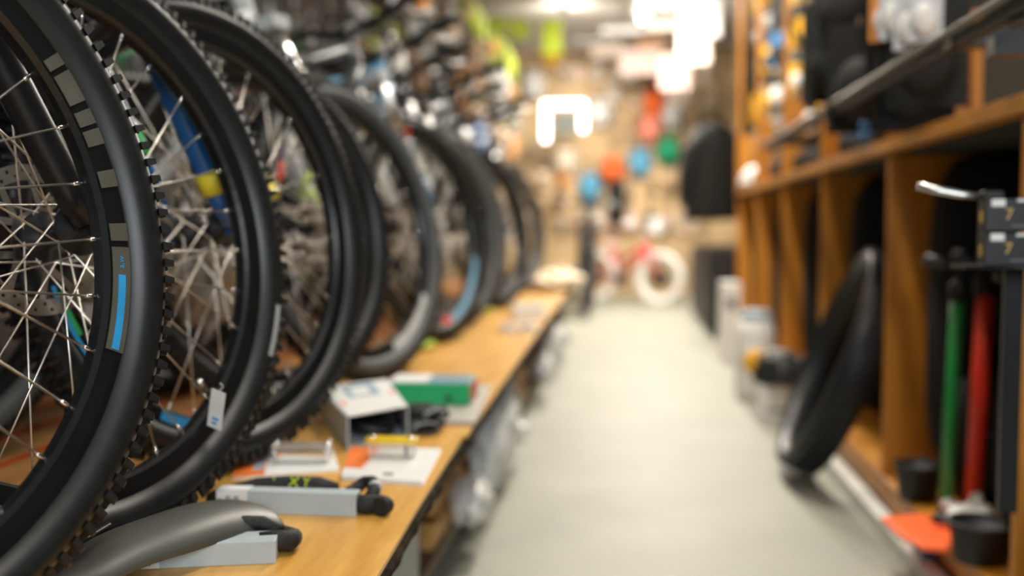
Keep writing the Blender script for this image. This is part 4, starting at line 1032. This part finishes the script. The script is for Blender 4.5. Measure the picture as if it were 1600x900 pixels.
# packs on the display rack to the right
rc = ['black', 'black', 'charcoal', 'black', 'brown', 'charcoal', 'grey', 'black']
nn_ = 0
for c in range(10):
    y = 3.15+.42*c
    for r in range(5):
        z = 1.42+.24*r
        col = rnd.choice(rc); acc = rnd.choice(rc+['white', 'yellow'])
        if c in (4, 6) : col, acc = 'yellow', ('white' if r % 2 else 'yellow')
        if c >= 8: col, acc = ['yellow', 'charcoal', 'brown', 'yellow', 'tan'][(r+c) % 5], ['grey', 'yellow', 'black'][r % 3]
        if c == 7: col = ['grey', 'black', 'blue', 'black', 'charcoal'][r]
        kd = 'pack' if col == 'yellow' else rnd.choice(['pack', 'pouch', 'bottle', 'coil', 'pack'])
        hang(kd, col, acc, (.90 if c < 7 else .86, y, z), -.55, .95 if c in (4, 6, 8) else 1.15, 'on right rack, %s peg row up, %s peg column from the camera' % (ORD[r], ORD[c]), 'stock hanging on the right rack')
# dark bags hanging at the near end of the rack
for k, (x, y, d) in enumerate(((1300, 60, 3.5), (1320, -30, 3.25), (1345, 95, 3.15), (1415, -10, 2.72), (1450, 30, 2.6), (1430, 70, 2.65))):
    hang('pack', 'black', 'black', P(x, y, d)+Vector((0, 0, .12)), -.3, 1.9, '%s of the large ones hanging beside the orange post, from the left' % ORD[k], 'large black packs by the orange post')
for k, (x, y, d, cl) in enumerate(((1385, -20, 2.65, 'orange'), (1400, -25, 2.6, 'silver'), (1424, -10, 2.55, 'silver'), (1447, -25, 2.5, 'silver'))):
    hang('pack', cl, 'white', P(x, y, d), -.3, .75, 'hanging right of the tall orange post, %s from the left' % ORD[k], 'small packs right of the orange post')
# jackets at the far end of the rack
def jacket(o, m, label, rz):
    t = thing('hanging_jacket', label, 'jacket', o, rz, 'jackets at the far end')
    mb = MB(); prof = [(-.0, .10, .04), (-.06, .2, .07), (-.2, .2, .09), (-.45, .18, .09), (-.66, .19, .09), (-.68, .18, .085)]
    vs = []; n = 20
    for (z, a_, b_) in prof:
        for k in range(n): q = 2*PI*k/n; s = 1+.05*math.sin(5*q+z*9); vs.append((a_*math.cos(q)*s, b_*math.sin(q)*s, z))
    fs = [(i*n+k, i*n+(k+1) % n, (i+1)*n+(k+1) % n, (i+1)*n+k) for i in range(len(prof)-1) for k in range(n)]
    mb.add(vs, fs, smooth=True).obj('torso', m, t)
    for s_ in (-1, 1): MB().tube([(s_*.13, 0, -.06), (s_*.23, -.01, -.2), (s_*.26, -.02, -.55)], [.06, .055, .042], 12).obj('sleeve', m, t)
    MB().tube([(-.12, 0, -.02), (0, 0, .04), (.12, 0, -.02)], .008, 8).tube([(0, 0, .04), (0, 0, .09), (.02, 0, .10), (.03, 0, .085)], .003, 6).obj('hanger', M_blkm, t)
for k in range(4):
    jacket(Vector((.64, 7.6+.5*k, 1.515)), [M_dark, bay_m[1], M_dark, bay_m[2]][k], '%s dark jacket hanging at the far end of the aisle, nearest first' % ORD[k], .5+.1*k)
t = thing('clothes_rail', 'thin black rail carrying the dark jackets', 'rail', (.64, 8.4, 1.60))
MB().tube([(0, -1.1, 0), (0, 1.1, 0)], .012, 10).obj('bar', M_blkm, t)
for y in (-1.05, 1.05): MB().tube([(0, y, 0), (0, y, 1.15)], .008, 8).obj('drop_rod', M_blkm, t)
pouch(Vector((-.12, 11.55, .82)), (.10, .08, .24), M_dark, 'black backpack hanging above the red kids bicycle', .1, name='backpack')
t = thing('low_cabinet', 'low black cabinet standing under the dark jackets', 'cabinet', (.80, 8.4, 0))
MB().box((0, 0, .33), (.42, 2.2, .58)).obj('cabinet_body', M_b2, t, bevel=.006); MB().box((0, 0, .02), (.38, 2.1, .04)).obj('plinth', M_blk, t)
for k in range(2): MB().box((-.215, -.55+1.1*k, .33), (.012, 1.05, .52)).obj('door', M_b2, t, bevel=.003)
# kids bicycle
M_kred = mat('glossy_red_frame', (.55, .02, .03), .3, coat=.4); M_kw = mat('cream_white_tyre', (.74, .72, .66), .5)
fwp = Vector((.33, 10.35, 0)); rwp = Vector((-.33, 10.75, 0)); dd = (fwp-rwp); ang = math.atan2(dd.y, dd.x)
t = thing('kids_bicycle', 'red kids bicycle with thick white tyres against the back wall', 'bicycle', (fwp+rwp)/2, ang)
h2 = dd.length/2; R2 = .27
def kw(x, name):
    MB().lathe([(R2-.055, -.02), (R2-.045, -.032), (R2-.02, -.034), (R2, -.015), (R2, .015), (R2-.02, .034), (R2-.045, .032), (R2-.055, .02)], 48, ax='y', closed=True).obj(name, M_kw, t).location = (x, 0, R2)
    w2 = t.children[-1]
    MB().lathe([(R2-.085, -.012), (R2-.05, -.016), (R2-.05, .016), (R2-.085, .012)], 40, ax='y', closed=True).obj('rim', M_white, w2)
    mb = MB()
    for k in range(16):
        q = 2*PI*k/16; mb.tube([(.02*math.cos(q), .0, .02*math.sin(q)), ((R2-.08)*math.cos(q), 0, (R2-.08)*math.sin(q))], .002, 5)
    mb.obj('spokes', M_alu, w2)
    MB().lathe([(0, -.02), (.095, -.018), (.1, 0), (.095, .018), (0, .02)], 28, ax='y').obj('hub_disc', mat('dark_hub_disc', (.05, .035, .02), .5), w2)
kw(h2, 'front_wheel'); kw(-h2, 'rear_wheel')
mb = MB().tube([(h2-.16, 0, .62), (h2-.13, 0, .52)], .026, 12).tube([(h2-.14, 0, .55), (-.06, 0, .26)], .026, 12).tube([(h2-.16, 0, .60), (-.10, 0, .40)], .022, 12).tube([(-.06, 0, .26), (-.16, 0, .55)], .02, 10)
for s_ in (-1, 1): mb.tube([(-.06, s_*.02, .26), (-h2, s_*.05, R2)], .012, 8).tube([(-.13, s_*.02, .5), (-h2, s_*.05, R2)], .012, 8)
mb.obj('frame', M_kred, t)
mb = MB().box((h2-.12, 0, .50), (.05, .12, .03))
for s_ in (-1, 1): mb.tube([(h2-.12, s_*.05, .5), (h2, s_*.05, R2)], .014, 8)
mb.obj('fork', M_kred, t)
MB().ell((-.2, 0, .6), (.12, .06, .035), 18, 10).tube([(-.18, 0, .5), (-.19, 0, .59)], .012, 8).obj('saddle', PM['pink'], t)
hb_ = MB().tube([(h2-.22, -.24, .82), (h2-.16, -.08, .74), (h2-.16, .08, .74), (h2-.22, .24, .82)], .012, 8).tube([(h2-.15, 0, .6), (h2-.16, 0, .74)], .013, 8).obj('handlebar', M_alu, t)
for s_ in (-1, 1): MB().tube([(h2-.20, s_*.16, .785), (h2-.24, s_*.27, .83)], .02, 10).obj('grip', M_white, hb_)
MB().tube([(-.06, -.08, .26), (.02, -.08, .16)], .01, 8).box((.04, -.11, .16), (.08, .08, .02)).lathe([(.0, -.05), (.07, -.05), (.07, -.044), (0, -.044)], 24, ax='y', M=Matrix.Translation((-.06, 0, .26))).obj('crankset', M_blk, t)
MB().box((h2-.02, 0, .80), (.10, .12, .14)).tube([(h2-.16, 0, .74), (h2-.05, 0, .76)], .008, 8).obj('front_basket', M_white, t, bevel=.02)
# black bicycle facing the camera at the end of the bench
bk = bike('city_bicycle', 'black bicycle facing down the aisle at the far end of the bench', (-.35, 8.9, RT+.002), -PI/2, 0, mf_blk, M_blkm, M_blkm, .1, group=None)
